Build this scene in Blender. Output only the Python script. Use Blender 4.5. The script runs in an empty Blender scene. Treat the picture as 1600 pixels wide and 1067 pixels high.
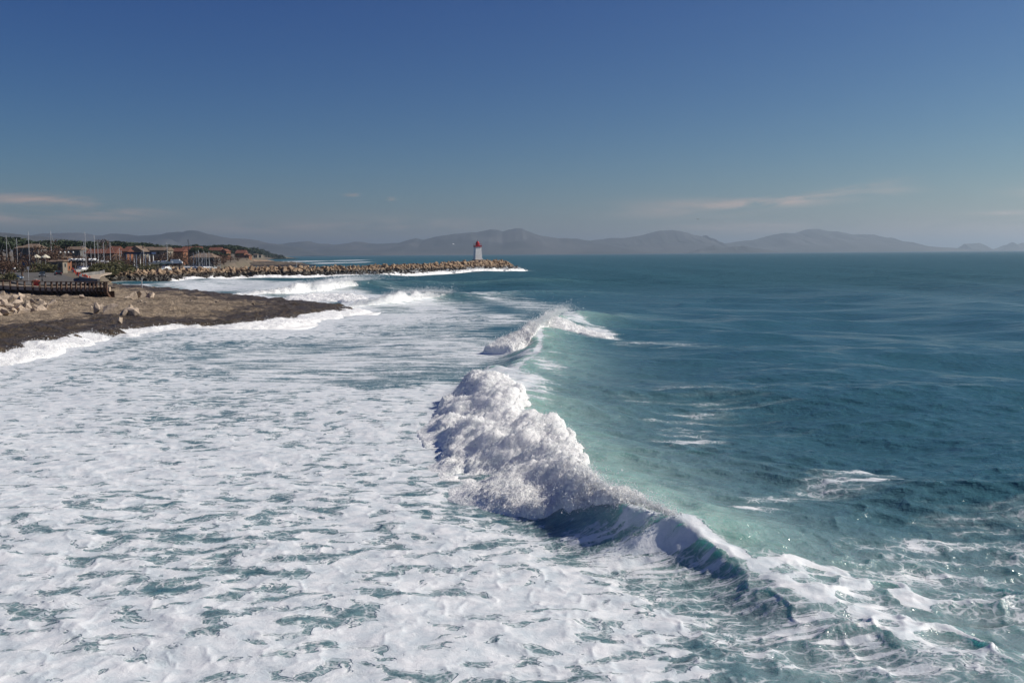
import bpy, bmesh, math, random
import numpy as np
from mathutils import Vector, Matrix

sc = bpy.context.scene
COL = sc.collection
R = math.radians

# ------------------------------------------------------------------ camera, sky, sun, exposure
CAM_H, FPX = 9.0, 1556.0
PITCH, ROLL = 5.04, -0.40
cam_d = bpy.data.cameras.new('camera')
cam_d.sensor_width = 36.0
cam_d.lens = FPX * 36.0 / 1600.0
cam_d.clip_start = 0.5
cam_d.clip_end = 120000.0
cam = bpy.data.objects.new('camera', cam_d)
COL.objects.link(cam)
CM = Matrix.Translation((0, 0, CAM_H)) @ Matrix.Rotation(R(90 - PITCH), 4, 'X') @ Matrix.Rotation(R(ROLL), 4, 'Z')
cam.matrix_world = CM
sc.camera = cam

SUN_AZ, SUN_EL = 82.0, 38.0
sun_vec = Vector((math.sin(R(SUN_AZ)) * math.cos(R(SUN_EL)), math.cos(R(SUN_AZ)) * math.cos(R(SUN_EL)), math.sin(R(SUN_EL))))
sun_d = bpy.data.lights.new('sun', 'SUN')
sun_d.energy = 3.55
sun_d.angle = R(0.53)
sun_d.color = (1.0, 0.93, 0.82)
sun = bpy.data.objects.new('sun', sun_d)
sun.rotation_euler = sun_vec.to_track_quat('Z', 'Y').to_euler()
sun.location = (40, 20, 60)
COL.objects.link(sun)

sc.view_settings.view_transform = 'Standard'
sc.view_settings.look = 'None'
sc.view_settings.gamma = 1.0
sc.view_settings.use_curve_mapping = False
sc.view_settings.exposure = 0.50
sc.cycles.use_denoising = True
sc.cycles.max_bounces = 6
sc.cycles.diffuse_bounces = 3
sc.cycles.glossy_bounces = 2
sc.cycles.transmission_bounces = 3
sc.cycles.volume_bounces = 0
sc.cycles.transparent_max_bounces = 6
sc.cycles.caustics_reflective = False
sc.cycles.caustics_refractive = False


class NT:
    """small node-tree helper"""
    def __init__(s, tree):
        s.t = tree; s.n = tree.nodes; s.l = tree.links
    def new(s, typ, **kw):
        nd = s.n.new(typ)
        for k, v in kw.items():
            setattr(nd, k, v)
        return nd
    def put(s, sock, v):
        if isinstance(v, bpy.types.NodeSocket):
            s.l.new(v, sock)
        elif v is not None:
            sock.default_value = v
    def m(s, op, a, b=None, c=None, clamp=False):
        nd = s.new('ShaderNodeMath', operation=op, use_clamp=clamp)
        for i, v in enumerate((a, b, c)):
            if v is not None:
                s.put(nd.inputs[i], v)
        return nd.outputs[0]
    def vm(s, op, a, b=None, scale=None):
        nd = s.new('ShaderNodeVectorMath', operation=op)
        s.put(nd.inputs[0], a)
        if b is not None: s.put(nd.inputs[1], b)
        if scale is not None: s.put(nd.inputs['Scale'], scale)
        return nd.outputs[0]
    def noise(s, vec, scale, detail=2.0, rough=0.5, dist=0.0, out='Fac', typ='FBM'):
        nd = s.new('ShaderNodeTexNoise'); nd.noise_dimensions = '3D'; nd.noise_type = typ
        s.put(nd.inputs['Vector'], vec); s.put(nd.inputs['Scale'], scale); s.put(nd.inputs['Detail'], detail)
        s.put(nd.inputs['Roughness'], rough); s.put(nd.inputs['Distortion'], dist)
        return nd.outputs[out]
    def voro(s, vec, scale, feature='DISTANCE_TO_EDGE', out='Distance'):
        nd = s.new('ShaderNodeTexVoronoi'); nd.feature = feature
        s.put(nd.inputs['Vector'], vec); s.put(nd.inputs['Scale'], scale)
        return nd.outputs[out]
    def step(s, v, a, b, lo=0.0, hi=1.0):
        nd = s.new('ShaderNodeMapRange'); nd.interpolation_type = 'SMOOTHSTEP'
        s.put(nd.inputs[0], v); s.put(nd.inputs[1], a); s.put(nd.inputs[2], b); s.put(nd.inputs[3], lo); s.put(nd.inputs[4], hi)
        return nd.outputs[0]
    def mix(s, f, a, b):
        nd = s.new('ShaderNodeMix'); nd.data_type = 'RGBA'
        s.put(nd.inputs[0], f)
        for sk, v in ((nd.inputs[6], a), (nd.inputs[7], b)):
            if isinstance(v, tuple) and len(v) == 3: v = (*v, 1.0)
            s.put(sk, v)
        return nd.outputs[2]
    def mapv(s, vec, scale=(1, 1, 1), rot=(0, 0, 0), loc=(0, 0, 0)):
        nd = s.new('ShaderNodeMapping')
        s.put(nd.inputs['Vector'], vec); nd.inputs['Scale'].default_value = scale
        nd.inputs['Rotation'].default_value = rot; nd.inputs['Location'].default_value = loc
        return nd.outputs[0]
    def bump(s, h, strength=1.0, dist=1.0, normal=None):
        nd = s.new('ShaderNodeBump')
        s.put(nd.inputs['Height'], h); s.put(nd.inputs['Strength'], strength); s.put(nd.inputs['Distance'], dist)
        if normal is not None: s.put(nd.inputs['Normal'], normal)
        return nd.outputs[0]


# world: daylight sky with thin cirrus streaks low over the horizon
world = bpy.data.worlds.new('World')
sc.world = world
world.use_nodes = True
wt = NT(world.node_tree)
wt.n.clear()
sky = wt.new('ShaderNodeTexSky')
sky.sky_type = 'NISHITA'
sky.sun_disc = False
sky.sun_elevation = R(SUN_EL)
sky.sun_rotation = R(SUN_AZ)
sky.altitude = 0.0
sky.air_density = 1.0
sky.dust_density = 0.25
sky.ozone_density = 4.0
tc = wt.new('ShaderNodeTexCoord')
sep = wt.new('ShaderNodeSeparateXYZ')
wt.l.new(tc.outputs['Generated'], sep.inputs[0])
az = wt.m('MULTIPLY', wt.m('ARCTAN2', sep.outputs[0], sep.outputs[1]), 180 / math.pi)
el = wt.m('MULTIPLY', wt.m('ARCSINE', sep.outputs[2]), 180 / math.pi)
comb = wt.new('ShaderNodeCombineXYZ')
wt.l.new(az, comb.inputs[0]); wt.l.new(el, comb.inputs[1])
cn = wt.noise(wt.mapv(comb.outputs[0], scale=(0.16, 1.1, 1), rot=(0, 0, R(-4))), 1.0, 6.0, 0.6, 0.6)
def blob(a0, e0, sa, se, tilt, amp):
    da = wt.m('SUBTRACT', az, a0)
    de = wt.m('SUBTRACT', wt.m('SUBTRACT', el, e0), wt.m('MULTIPLY', da, tilt))
    q = wt.m('ADD', wt.m('POWER', wt.m('ABSOLUTE', wt.m('DIVIDE', da, sa)), 2.0), wt.m('POWER', wt.m('ABSOLUTE', wt.m('DIVIDE', de, se)), 2.0))
    return wt.m('MULTIPLY', wt.m('EXPONENT', wt.m('MULTIPLY', q, -1.0)), amp)
SKY_CURVE = ((0.104, 1.98), (0.172, 1.68), (0.60, 1.06))
cl = None
for b in ((14.5, 2.75, 5.5, 0.30, 0.065, 1.0), (19.0, 3.35, 1.8, 0.22, 0.12, 0.6), (10.0, 2.45, 4.0, 0.5, 0.03, 0.5), (12.0, 1.2, 5.0, 0.35, 0.02, 0.6),
          (-25.0, 2.9, 2.8, 0.32, -0.03, 0.9), (-22.0, 2.2, 3.2, 0.28, 0.02, 0.8), (-27.0, 2.1, 4, 0.4, 0.0, 0.6), (-10.0, 1.55, 8.0, 0.5, 0.0, 0.55),
          (-34.0, 3.2, 4, 0.5, 0.02, 0.8), (35.0, 3.0, 6, 0.5, 0.03, 0.8), (60, 4, 9, 0.8, 0.02, 0.8), (-70, 4, 12, 0.8, 0.02, 0.8),
          (120, 4, 15, 0.8, 0.02, 0.8), (-130, 5, 15, 0.8, 0.02, 0.8), (26.0, 1.9, 1.6, 0.12, 0.02, 0.5), (34.0, 0.5, 15, 0.9, 0.0, 0.75)):  # last wide entry: warm glow on the right horizon, painted as a veil
    v = blob(*b)
    cl = v if cl is None else wt.m('MAXIMUM', cl, v)
cfac = wt.m('MULTIPLY', cl, wt.step(cn, 0.34, 0.66), clamp=True)
puff = wt.noise(wt.mapv(comb.outputs[0], scale=(2.2, 6.0, 1)), 1.0, 4.0, 0.6)
pf = wt.m('MAXIMUM', blob(-9.0, 3.35, 0.45, 0.09, 0.0, 1.0), blob(-6.82, 3.12, 0.25, 0.10, 0.0, 1.0))
cfac = wt.m('MAXIMUM', wt.m('MULTIPLY', cfac, 1.3, clamp=True), wt.m('MULTIPLY', wt.m('MULTIPLY', pf, wt.step(puff, 0.35, 0.6)), 0.6))
# the clear deep-blue winter sky of the photograph: more contrast per channel than the standard atmosphere
ss = wt.new('ShaderNodeSeparateColor'); wt.l.new(sky.outputs[0], ss.inputs[0])
hsv = wt.new('ShaderNodeCombineColor')
for k, (c_, g_) in enumerate(SKY_CURVE):
    wt.put(hsv.inputs[k], wt.m('MULTIPLY', wt.m('POWER', wt.m('MINIMUM', ss.outputs[k], 9.0), g_), c_))
# cloud colour: the sky's own light, whitened and slightly warm
bw = wt.new('ShaderNodeRGBToBW'); wt.l.new(hsv.outputs[0], bw.inputs[0])
cc = wt.new('ShaderNodeCombineColor')
wt.put(cc.inputs[0], wt.m('MULTIPLY', bw.outputs[0], 2.0)); wt.put(cc.inputs[1], wt.m('MULTIPLY', bw.outputs[0], 1.62)); wt.put(cc.inputs[2], wt.m('MULTIPLY', bw.outputs[0], 1.45))
bg = wt.new('ShaderNodeBackground')
bg.inputs['Strength'].default_value = 0.056
wt.l.new(wt.mix(cfac, hsv.outputs[0], cc.outputs[0]), bg.inputs['Color'])
wo = wt.new('ShaderNodeOutputWorld')
wt.l.new(bg.outputs[0], wo.inputs['Surface'])

# ------------------------------------------------------------------ helpers
ROT = CM.to_3x3()
def ray(px, py):
    return (ROT @ Vector(((px - 800.0) / FPX, -(py - 533.5) / FPX, -1.0)))
def PZ(px, py, z=0.0):
    d = ray(px, py); t = (z - CAM_H) / d.z
    return Vector((d.x * t, d.y * t, z))
def PY(px, py, Y):
    d = ray(px, py); t = Y / d.y
    return Vector((d.x * t, Y, CAM_H + d.z * t))
def XY(pts, z=0.0):
    return np.array([PZ(a, b, z)[:2] for a, b in pts])

def _hash(ix, iy, iz, seed):
    h = (ix * np.uint32(374761393) + iy * np.uint32(668265263) + iz * np.uint32(2147483647) + np.uint32((seed * 974634777 + 12345) & 0xffffffff))
    h = (h ^ (h >> np.uint32(13))) * np.uint32(1274126177)
    h = (h ^ (h >> np.uint32(16))) * np.uint32(2246822519)
    return h ^ (h >> np.uint32(15))
def vnoise(x, y, z=None, seed=0):
    """smooth value noise, -1..1"""
    x = np.asarray(x, dtype=np.float64); y = np.asarray(y, dtype=np.float64)
    fx, fy = np.floor(x), np.floor(y)
    ix = fx.astype(np.int64).astype(np.uint32); iy = fy.astype(np.int64).astype(np.uint32)
    tx, ty = x - fx, y - fy
    sx = tx * tx * tx * (tx * (tx * 6 - 15) + 10); sy = ty * ty * ty * (ty * (ty * 6 - 15) + 10)
    one = np.uint32(1)
    def layer(iz):
        a = _hash(ix, iy, iz, seed); b = _hash(ix + one, iy, iz, seed)
        c = _hash(ix, iy + one, iz, seed); d = _hash(ix + one, iy + one, iz, seed)
        k = 1.0 / 2147483648.0
        a = a * k; b = b * k; c = c * k; d = d * k
        return (a + (b - a) * sx) * (1 - sy) + (c + (d - c) * sx) * sy - 1.0
    with np.errstate(over='ignore'):
        if z is None:
            return layer(np.uint32(0))
        fz = np.floor(z); iz = fz.astype(np.int64).astype(np.uint32); tz = z - fz
        sz = tz * tz * tz * (tz * (tz * 6 - 15) + 10)
        l0 = layer(iz); l1 = layer(iz + one)
    return l0 + (l1 - l0) * sz
def fbm(x, y, z=None, oct=4, seed=0, gain=0.5):
    a, s, t = 1.0, 0.0, 0.0
    f = 1.0
    for o in range(oct):
        s = s + a * vnoise(x * f + 17.3 * o, y * f - 9.1 * o, None if z is None else z * f + 4.7 * o, seed + o)
        t += a; a *= gain; f *= 2.03
    return s / t
def sstep(v, a, b):
    t = np.clip((v - a) / (b - a), 0, 1)
    return t * t * (3 - 2 * t)
def poly_sd(X, Y, poly):
    """signed distance to a polygon, positive inside"""
    P = np.asarray(poly, float); n = len(P)
    d2 = np.full(X.shape, 1e18); inside = np.zeros(X.shape, bool)
    for i in range(n):
        ax, ay = P[i]; bx, by = P[(i + 1) % n]
        ex, ey = bx - ax, by - ay
        wx, wy = X - ax, Y - ay
        t = np.clip((wx * ex + wy * ey) / (ex * ex + ey * ey + 1e-12), 0, 1)
        d2 = np.minimum(d2, (wx - t * ex) ** 2 + (wy - t * ey) ** 2)
        c = ((ay > Y) != (by > Y)) & (X < (bx - ax) * (Y - ay) / (by - ay + 1e-12) + ax)
        inside ^= c
    d = np.sqrt(d2)
    return np.where(inside, d, -d)
def line_sd(X, Y, pts, vals):
    """signed distance to an open polyline (positive to its right) and values interpolated along it"""
    P = np.asarray(pts, float); V = np.asarray(vals, float)
    if V.ndim == 1: V = V[:, None]
    best = np.full(X.shape, 1e18); sgn = np.ones(X.shape); val = np.zeros(X.shape + (V.shape[1],))
    endd = np.zeros(X.shape)
    for i in range(len(P) - 1):
        ax, ay = P[i]; ex, ey = P[i + 1] - P[i]
        L = math.hypot(ex, ey)
        wx, wy = X - ax, Y - ay
        tr = (wx * ex + wy * ey) / (L * L)
        t = np.clip(tr, 0, 1)
        d2 = (wx - t * ex) ** 2 + (wy - t * ey) ** 2
        m = d2 < best
        best = np.where(m, d2, best)
        sgn = np.where(m, np.where(ey * wx - ex * wy >= 0, 1.0, -1.0), sgn)
        for k in range(V.shape[1]):
            val[..., k] = np.where(m, V[i, k] + (V[i + 1, k] - V[i, k]) * t, val[..., k])
    return sgn * np.sqrt(best), val
def line_smooth_vals(X, Y, pts, vals, p=3.0):
    """values of a polyline blended smoothly over the plane (no jumps at its medial axis)"""
    P = np.asarray(pts, float); V = np.asarray(vals, float)
    W = np.zeros(X.shape); S = np.zeros(X.shape + (V.shape[1],))
    for q, v in zip(P, V):
        w = ((X - q[0]) ** 2 + (Y - q[1]) ** 2 + 0.6) ** -p
        W += w
        for k in range(V.shape[1]): S[..., k] += w * v[k]
    return S / W[..., None]
def smooth_line(pts, n):
    """Catmull-Rom resample"""
    P = np.asarray(pts, float)
    Q = np.vstack([2 * P[0] - P[1], P, 2 * P[-1] - P[-2]])
    out = []
    seg = len(P) - 1
    for k in range(n):
        u = k / (n - 1) * seg; i = min(int(u), seg - 1); t = u - i
        p0, p1, p2, p3 = Q[i], Q[i + 1], Q[i + 2], Q[i + 3]
        out.append(0.5 * ((2 * p1) + (-p0 + p2) * t + (2 * p0 - 5 * p1 + 4 * p2 - p3) * t * t + (-p0 + 3 * p1 - 3 * p2 + p3) * t ** 3))
    return np.array(out)

def mesh_np(name, V, F, smooth=True, attrs=None):
    V = np.ascontiguousarray(V, dtype=np.float32); F = np.ascontiguousarray(F, dtype=np.int32)
    me = bpy.data.meshes.new(name)
    k = F.shape[1]
    me.vertices.add(len(V)); me.vertices.foreach_set('co', V.ravel())
    me.loops.add(F.size); me.loops.foreach_set('vertex_index', F.ravel())
    me.polygons.add(len(F)); me.polygons.foreach_set('loop_start', np.arange(len(F), dtype=np.int32) * k)
    me.polygons.foreach_set('use_smooth', np.full(len(F), smooth, dtype=bool))
    for an, av in (attrs or {}).items():
        at = me.attributes.new(an, 'FLOAT', 'POINT')
        at.data.foreach_set('value', np.ascontiguousarray(av, dtype=np.float32).ravel())
    me.update(calc_edges=True)
    return me
def grid_faces(nr, nc):
    i = np.arange(nr - 1)[:, None] * nc + np.arange(nc - 1)[None, :]
    return np.stack([i, i + 1, i + nc + 1, i + nc], -1).reshape(-1, 4)
def link(name, me, mat, parent=None, loc=None):
    o = bpy.data.objects.new(name, me)
    COL.objects.link(o)
    if mat is not None and len(me.materials) == 0: me.materials.append(mat)
    if parent is not None: o.parent = parent
    if loc is not None: o.location = loc
    return o
def tag(o, label=None, cat=None, group=None, kind=None):
    if label: o['label'] = label
    if cat: o['category'] = cat
    if group: o['group'] = group
    if kind: o['kind'] = kind
    return o
def empty(name, loc=(0, 0, 0), rz=0.0, label=None, cat=None, group=None):
    o = bpy.data.objects.new(name, None)
    COL.objects.link(o)
    o.location = loc; o.rotation_euler = (0, 0, rz)
    o.empty_display_size = 0.3
    return tag(o, label, cat, group)

class MB:
    """collects simple solids, builds one mesh object"""
    def __init__(s): s.v = []; s.f = []
    def add(s, vs, fs):
        b = len(s.v); s.v += [tuple(p) for p in vs]; s.f += [tuple(b + i for i in q) for q in fs]; return s
    def box(s, cx, cy, cz, sx, sy, sz, rz=0.0, taper=1.0):
        c, sn = math.cos(rz), math.sin(rz); vs = []
        for z, k in ((-.5, 1.0), (.5, taper)):
            for x, y in ((-.5, -.5), (.5, -.5), (.5, .5), (-.5, .5)):
                X, Y = x * sx * k, y * sy * k
                vs.append((cx + X * c - Y * sn, cy + X * sn + Y * c, cz + z * sz))
        return s.add(vs, [(3, 2, 1, 0), (4, 5, 6, 7), (0, 1, 5, 4), (1, 2, 6, 5), (2, 3, 7, 6), (3, 0, 4, 7)])
    def tube(s, pts, rad, n=6, cap=True):
        pts = [Vector(p) for p in pts]
        if not isinstance(rad, (list, tuple)): rad = [rad] * len(pts)
        b = len(s.v)
        for i, p in enumerate(pts):
            d = (pts[min(i + 1, len(pts) - 1)] - pts[max(i - 1, 0)]).normalized()
            a = d.orthogonal().normalized() if abs(d.z) < 0.9 else (Vector((1, 0, 0)) - d * d.x).normalized()
            c = d.cross(a)
            for k in range(n):
                t = 2 * math.pi * k / n
                s.v.append(tuple(p + (a * math.cos(t) + c * math.sin(t)) * rad[i]))
        for i in range(len(pts) - 1):
            for k in range(n):
                s.f.append((b + i * n + k, b + i * n + (k + 1) % n, b + (i + 1) * n + (k + 1) % n, b + (i + 1) * n + k))
        if cap:
            s.f.append(tuple(b + k for k in reversed(range(n)))); s.f.append(tuple(b + (len(pts) - 1) * n + k for k in range(n)))
        return s
    def lathe(s, prof, cx=0, cy=0, n=12):
        b = len(s.v)
        for r, z in prof:
            for k in range(n):
                t = 2 * math.pi * k / n
                s.v.append((cx + r * math.cos(t), cy + r * math.sin(t), z))
        for i in range(len(prof) - 1):
            for k in range(n):
                s.f.append((b + i * n + k, b + i * n + (k + 1) % n, b + (i + 1) * n + (k + 1) % n, b + (i + 1) * n + k))
        s.f.append(tuple(b + k for k in reversed(range(n)))); s.f.append(tuple(b + (len(prof) - 1) * n + k for k in range(n)))
        return s
    def extrude(s, outline, y0, y1, inset=None):
        """outline in (x,z), extruded along y; inset: per-vertex y inset"""
        n = len(outline); b = len(s.v)
        ins = inset or [0] * n
        for (x, z), q in zip(outline, ins): s.v.append((x, y0 + q, z))
        for (x, z), q in zip(outline, ins): s.v.append((x, y1 - q, z))
        s.f.append(tuple(b + k for k in range(n))); s.f.append(tuple(b + n + k for k in reversed(range(n))))
        for k in range(n):
            s.f.append((b + (k + 1) % n, b + k, b + n + k, b + n + (k + 1) % n))
        return s
    def mesh(s, name, smooth=False):
        me = bpy.data.meshes.new(name)
        me.from_pydata(s.v, [], s.f)
        bm = bmesh.new(); bm.from_mesh(me); bmesh.ops.recalc_face_normals(bm, faces=bm.faces); bm.to_mesh(me); bm.free()
        if smooth:
            for p in me.polygons: p.use_smooth = True
        return me
    def build(s, name, mat, parent=None, loc=None, smooth=False):
        return link(name, s.mesh(name, smooth), mat, parent, loc)
def copy_tree(o, parent=None):
    c = o.copy(); COL.objects.link(c); c.parent = parent
    for ch in list(o.children): copy_tree(ch, c)
    return c

# ------------------------------------------------------------------ materials
def mat_new(name):
    m = bpy.data.materials.new(name); m.use_nodes = True
    t = NT(m.node_tree); t.n.clear()
    out = t.new('ShaderNodeOutputMaterial')
    p = t.new('ShaderNodeBsdfPrincipled')
    t.l.new(p.outputs[0], out.inputs['Surface'])
    return m, t, p, out
def mat_plain(name, col, rough=0.7, var=0.18, scale=1.5, metal=0.0, bump=0.0, dark=None, objvar=0.0):
    """a colour with blotchy variation, optional relief and per-object variation"""
    m, t, p, out = mat_new(name)
    pos = t.new('ShaderNodeNewGeometry').outputs['Position']
    n = t.noise(pos, scale, 5.0, 0.6)
    lo = tuple(c * (1 - var) for c in col); hi = tuple(min(1, c * (1 + var)) for c in col)
    if dark: lo = dark
    c = t.mix(t.step(n, 0.3, 0.7), lo, hi)
    if objvar:
        oi = t.new('ShaderNodeObjectInfo')
        h = t.new('ShaderNodeHueSaturation'); t.l.new(c, h.inputs['Color'])
        t.put(h.inputs['Value'], t.m('ADD', t.m('MULTIPLY', oi.outputs['Random'], 2 * objvar), 1 - objvar))
        c = h.outputs[0]
    t.put(p.inputs['Base Color'], c); p.inputs['Roughness'].default_value = rough; p.inputs['Metallic'].default_value = metal
    if bump: t.put(p.inputs['Normal'], t.bump(t.noise(pos, scale * 4, 4.0, 0.6), 0.6, bump))
    return m

M = {}
def mat_rock(name, dry, wet, z0, z1, scale=0.8):
    """pale dry rock above, dark algae-grown wet rock near the water line"""
    m, t, p, out = mat_new(name)
    pos = t.new('ShaderNodeNewGeometry').outputs['Position']
    sp = t.new('ShaderNodeSeparateXYZ'); t.l.new(pos, sp.inputs[0])
    n1 = t.noise(pos, scale, 6.0, 0.62); n2 = t.noise(pos, scale * 6, 4.0, 0.6)
    oi = t.new('ShaderNodeObjectInfo')
    d = t.mix(t.step(n1, 0.32, 0.68), tuple(c * 0.66 for c in dry), tuple(min(1, c * 1.2) for c in dry))
    d = t.mix(t.step(n2, 0.25, 0.75, 0.0, 0.35), d, tuple(c * 0.5 for c in dry))
    h = t.new('ShaderNodeHueSaturation'); t.l.new(d, h.inputs['Color'])
    t.put(h.inputs['Value'], t.m('ADD', t.m('MULTIPLY', oi.outputs['Random'], 0.5), 0.75))
    w = t.mix(n2, tuple(c * 0.6 for c in wet), tuple(c * 1.4 for c in wet))
    zz = t.m('ADD', sp.outputs[2], t.m('MULTIPLY', t.m('SUBTRACT', n1, 0.5), (z1 - z0) * 1.8))
    f = t.step(zz, z0, z1)
    t.put(p.inputs['Base Color'], t.mix(f, w, h.outputs[0]))
    t.put(p.inputs['Roughness'], t.step(f, 0, 1, 0.5, 0.85))
    t.put(p.inputs['Normal'], t.bump(t.noise(pos, scale * 3, 6.0, 0.65), 0.7, 0.25))
    return m
M['breakwater_rock'] = mat_rock('breakwater_rock', (0.33, 0.23, 0.145), (0.035, 0.027, 0.017), 1.9, 3.1)
M['riprap_rock'] = mat_rock('riprap_rock', (0.50, 0.40, 0.31), (0.30, 0.24, 0.18), -2.0, -1.0)
M['jetty_rock'] = mat_rock('jetty_rock', (0.16, 0.125, 0.09), (0.03, 0.025, 0.02), 0.5, 2.2, 0.3)
M['white_paint'] = mat_plain('white_paint', (0.83, 0.82, 0.80), 0.55, 0.06, 0.8)
M['red_paint'] = mat_plain('red_paint', (0.42, 0.015, 0.025), 0.4, 0.15, 1.0)
M['dark_metal'] = mat_plain('dark_metal', (0.03, 0.03, 0.035), 0.45, 0.2, 2.0, 0.5)
M['alu'] = mat_plain('alu', (0.55, 0.55, 0.56), 0.4, 0.1, 2.0, 0.3)
M['glass'] = mat_plain('glass', (0.02, 0.03, 0.035), 0.08, 0.2, 1.0)
M['timber'] = mat_plain('timber', (0.10, 0.055, 0.035), 0.75, 0.35, 1.2, 0, 0.01)
M['timber_rail'] = mat_plain('timber_rail', (0.27, 0.17, 0.10), 0.7, 0.25, 1.2)
M['concrete'] = mat_plain('concrete', (0.42, 0.34, 0.26), 0.85, 0.2, 0.7, 0, 0.02)
M['quay'] = mat_plain('quay', (0.17, 0.165, 0.16), 0.85, 0.25, 0.2)
M['asphalt'] = mat_plain('asphalt', (0.10, 0.092, 0.082), 0.9, 0.2, 0.4)
M['road_paint'] = mat_plain('road_paint', (0.6, 0.58, 0.52), 0.7, 0.2, 1.0)
M['orange'] = mat_plain('orange', (0.62, 0.06, 0.015), 0.5, 0.12, 2.0)
M['tile'] = mat_plain('tile', (0.14, 0.048, 0.027), 0.85, 0.3, 0.8)
M['tile_pale'] = mat_plain('tile_pale', (0.17, 0.12, 0.085), 0.85, 0.3, 0.8)
M['plaster_orange'] = mat_plain('plaster_orange', (0.235, 0.10, 0.05), 0.9, 0.15, 0.5)
M['plaster_pale'] = mat_plain('plaster_pale', (0.23, 0.20, 0.16), 0.9, 0.12, 0.5)
M['plaster_grey'] = mat_plain('plaster_grey', (0.13, 0.125, 0.12), 0.9, 0.12, 0.5)
M['plaster_brown'] = mat_plain('plaster_brown', (0.15, 0.085, 0.05), 0.9, 0.15, 0.5)
M['shutter'] = mat_plain('shutter', (0.05, 0.055, 0.06), 0.6, 0.1, 1)
M['blue_cloth'] = mat_plain('blue_cloth', (0.012, 0.03, 0.09), 0.8, 0.2, 1)
M['canvas'] = mat_plain('canvas', (0.62, 0.58, 0.46), 0.85, 0.1, 1)
M['hull_white'] = mat_plain('hull_white', (0.72, 0.72, 0.72), 0.35, 0.06, 1)
M['hull_blue'] = mat_plain('hull_blue', (0.05, 0.08, 0.16), 0.35, 0.1, 1)
M['car_blue'] = mat_plain('car_blue', (0.09, 0.13, 0.19), 0.25, 0.05, 1, 0.4)
M['car_grey'] = mat_plain('car_grey', (0.12, 0.13, 0.14), 0.25, 0.05, 1, 0.4)
M['car_dark'] = mat_plain('car_dark', (0.02, 0.015, 0.018), 0.25, 0.05, 1, 0.3)
M['rubber'] = mat_plain('rubber', (0.015, 0.015, 0.015), 0.8, 0.1, 1)
M['lamp_glass'] = mat_plain('lamp_glass', (0.7, 0.7, 0.68), 0.2, 0.05, 1)
M['sign_blue'] = mat_plain('sign_blue', (0.02, 0.06, 0.16), 0.4, 0.05, 1)
M['bark'] = mat_plain('bark', (0.10, 0.065, 0.045), 0.9, 0.3, 3)
M['bird_dark'] = mat_plain('bird_dark', (0.03, 0.03, 0.03), 0.8, 0.2, 4)
def mat_leaf(name, col, trans=0.25):
    m, t, p, out = mat_new(name)
    pos = t.new('ShaderNodeNewGeometry').outputs['Position']
    oi = t.new('ShaderNodeObjectInfo')
    n = t.noise(pos, 0.9, 4.0, 0.6)
    c = t.mix(n, tuple(x * 0.55 for x in col), tuple(x * 1.45 for x in col))
    h = t.new('ShaderNodeHueSaturation'); t.l.new(c, h.inputs['Color'])
    t.put(h.inputs['Value'], t.m('ADD', t.m('MULTIPLY', oi.outputs['Random'], 0.5), 0.75))
    t.put(p.inputs['Base Color'], h.outputs[0]); p.inputs['Roughness'].default_value = 0.7
    tr = t.new('ShaderNodeBsdfTranslucent'); t.put(tr.inputs['Color'], h.outputs[0])
    ms = t.new('ShaderNodeMixShader'); ms.inputs[0].default_value = trans
    t.l.new(p.outputs[0], ms.inputs[1]); t.l.new(tr.outputs[0], ms.inputs[2]); t.l.new(ms.outputs[0], out.inputs['Surface'])
    return m
M['leaf_pine'] = mat_leaf('leaf_pine', (0.035, 0.055, 0.022), 0.15)
M['leaf_shrub'] = mat_leaf('leaf_shrub', (0.10, 0.095, 0.035))
M['twig'] = mat_leaf('twig', (0.105, 0.055, 0.032), 0.1)
M['grass'] = mat_plain('grass', (0.09, 0.11, 0.03), 0.9, 0.4, 0.6)
rng = np.random.default_rng(7)
random.seed(7)
# ------------------------------------------------------------------ outlines on the ground (metres)
SHELF = XY([(-260, 680), (-60, 582), (0, 564), (30, 557), (60, 547), (100, 542), (130, 531), (160, 528), (190, 522), (260, 513), (330, 512), (400, 510),
            (450, 504), (500, 494), (548, 485.5), (505, 479), (470, 476), (430, 470.5), (380, 465), (320, 459), (250, 452.5), (215, 449.5), (170, 445)]).tolist() + [[-150, 330], [-260, 230], [-260, 95]]
SHELF = np.array(SHELF)
BW_LINE = [(-146, 345), (-133, 362), (-122, 398), (-97, 415), (-66, 437), (-38, 472), (-20, 503), (-9, 530), (-2, 552)]   # axis of the breakwater

# crest lines of the breakers: (x, y) then height, front width, back width, overhang
CA = np.array([(9.8, 19.5, .15, 1.0, 2.5, 0), (8.2, 23.2, .35, 1.0, 3.0, .0), (6.4, 26.7, .75, 1.0, 3.6, .2), (5.1, 29.2, 1.12, 1.05, 4.2, .22), (3.8, 30.4, 1.26, 1.15, 4.5, .30),
               (2.4, 34.5, 1.20, 1.5, 4.8, .3), (1.6, 41.0, 1.02, 1.9, 5.0, .1), (-0.3, 53.0, 1.15, 1.9, 5.5, .1), (-1.6, 59.5, 1.60, 1.6, 6.0, .35), (-0.6, 67.0, 1.35, 1.7, 6.5, .2),
               (1.6, 78.0, 1.05, 2.0, 6.5, 0), (2.2, 88.0, 1.10, 2.0, 6.5, 0), (2.8, 98.0, 1.65, 2.0, 6.0, .2), (5.4, 115.0, 2.0, 2.0, 7.0, .4), (11.0, 130.0, 1.0, 3.0, 8.0, 0), (20, 150, .2, 3, 9, 0)])
CC = np.array([(-31, 166, .3, 2, 6, 0), (-25, 176, 1.4, 2, 6, 0), (-17, 187, 1.7, 2.2, 7, 0), (-6, 196, 1.5, 2.6, 8, 0), (14, 212, .9, 4, 10, 0), (40, 228, .2, 5, 12, 0)])
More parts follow.
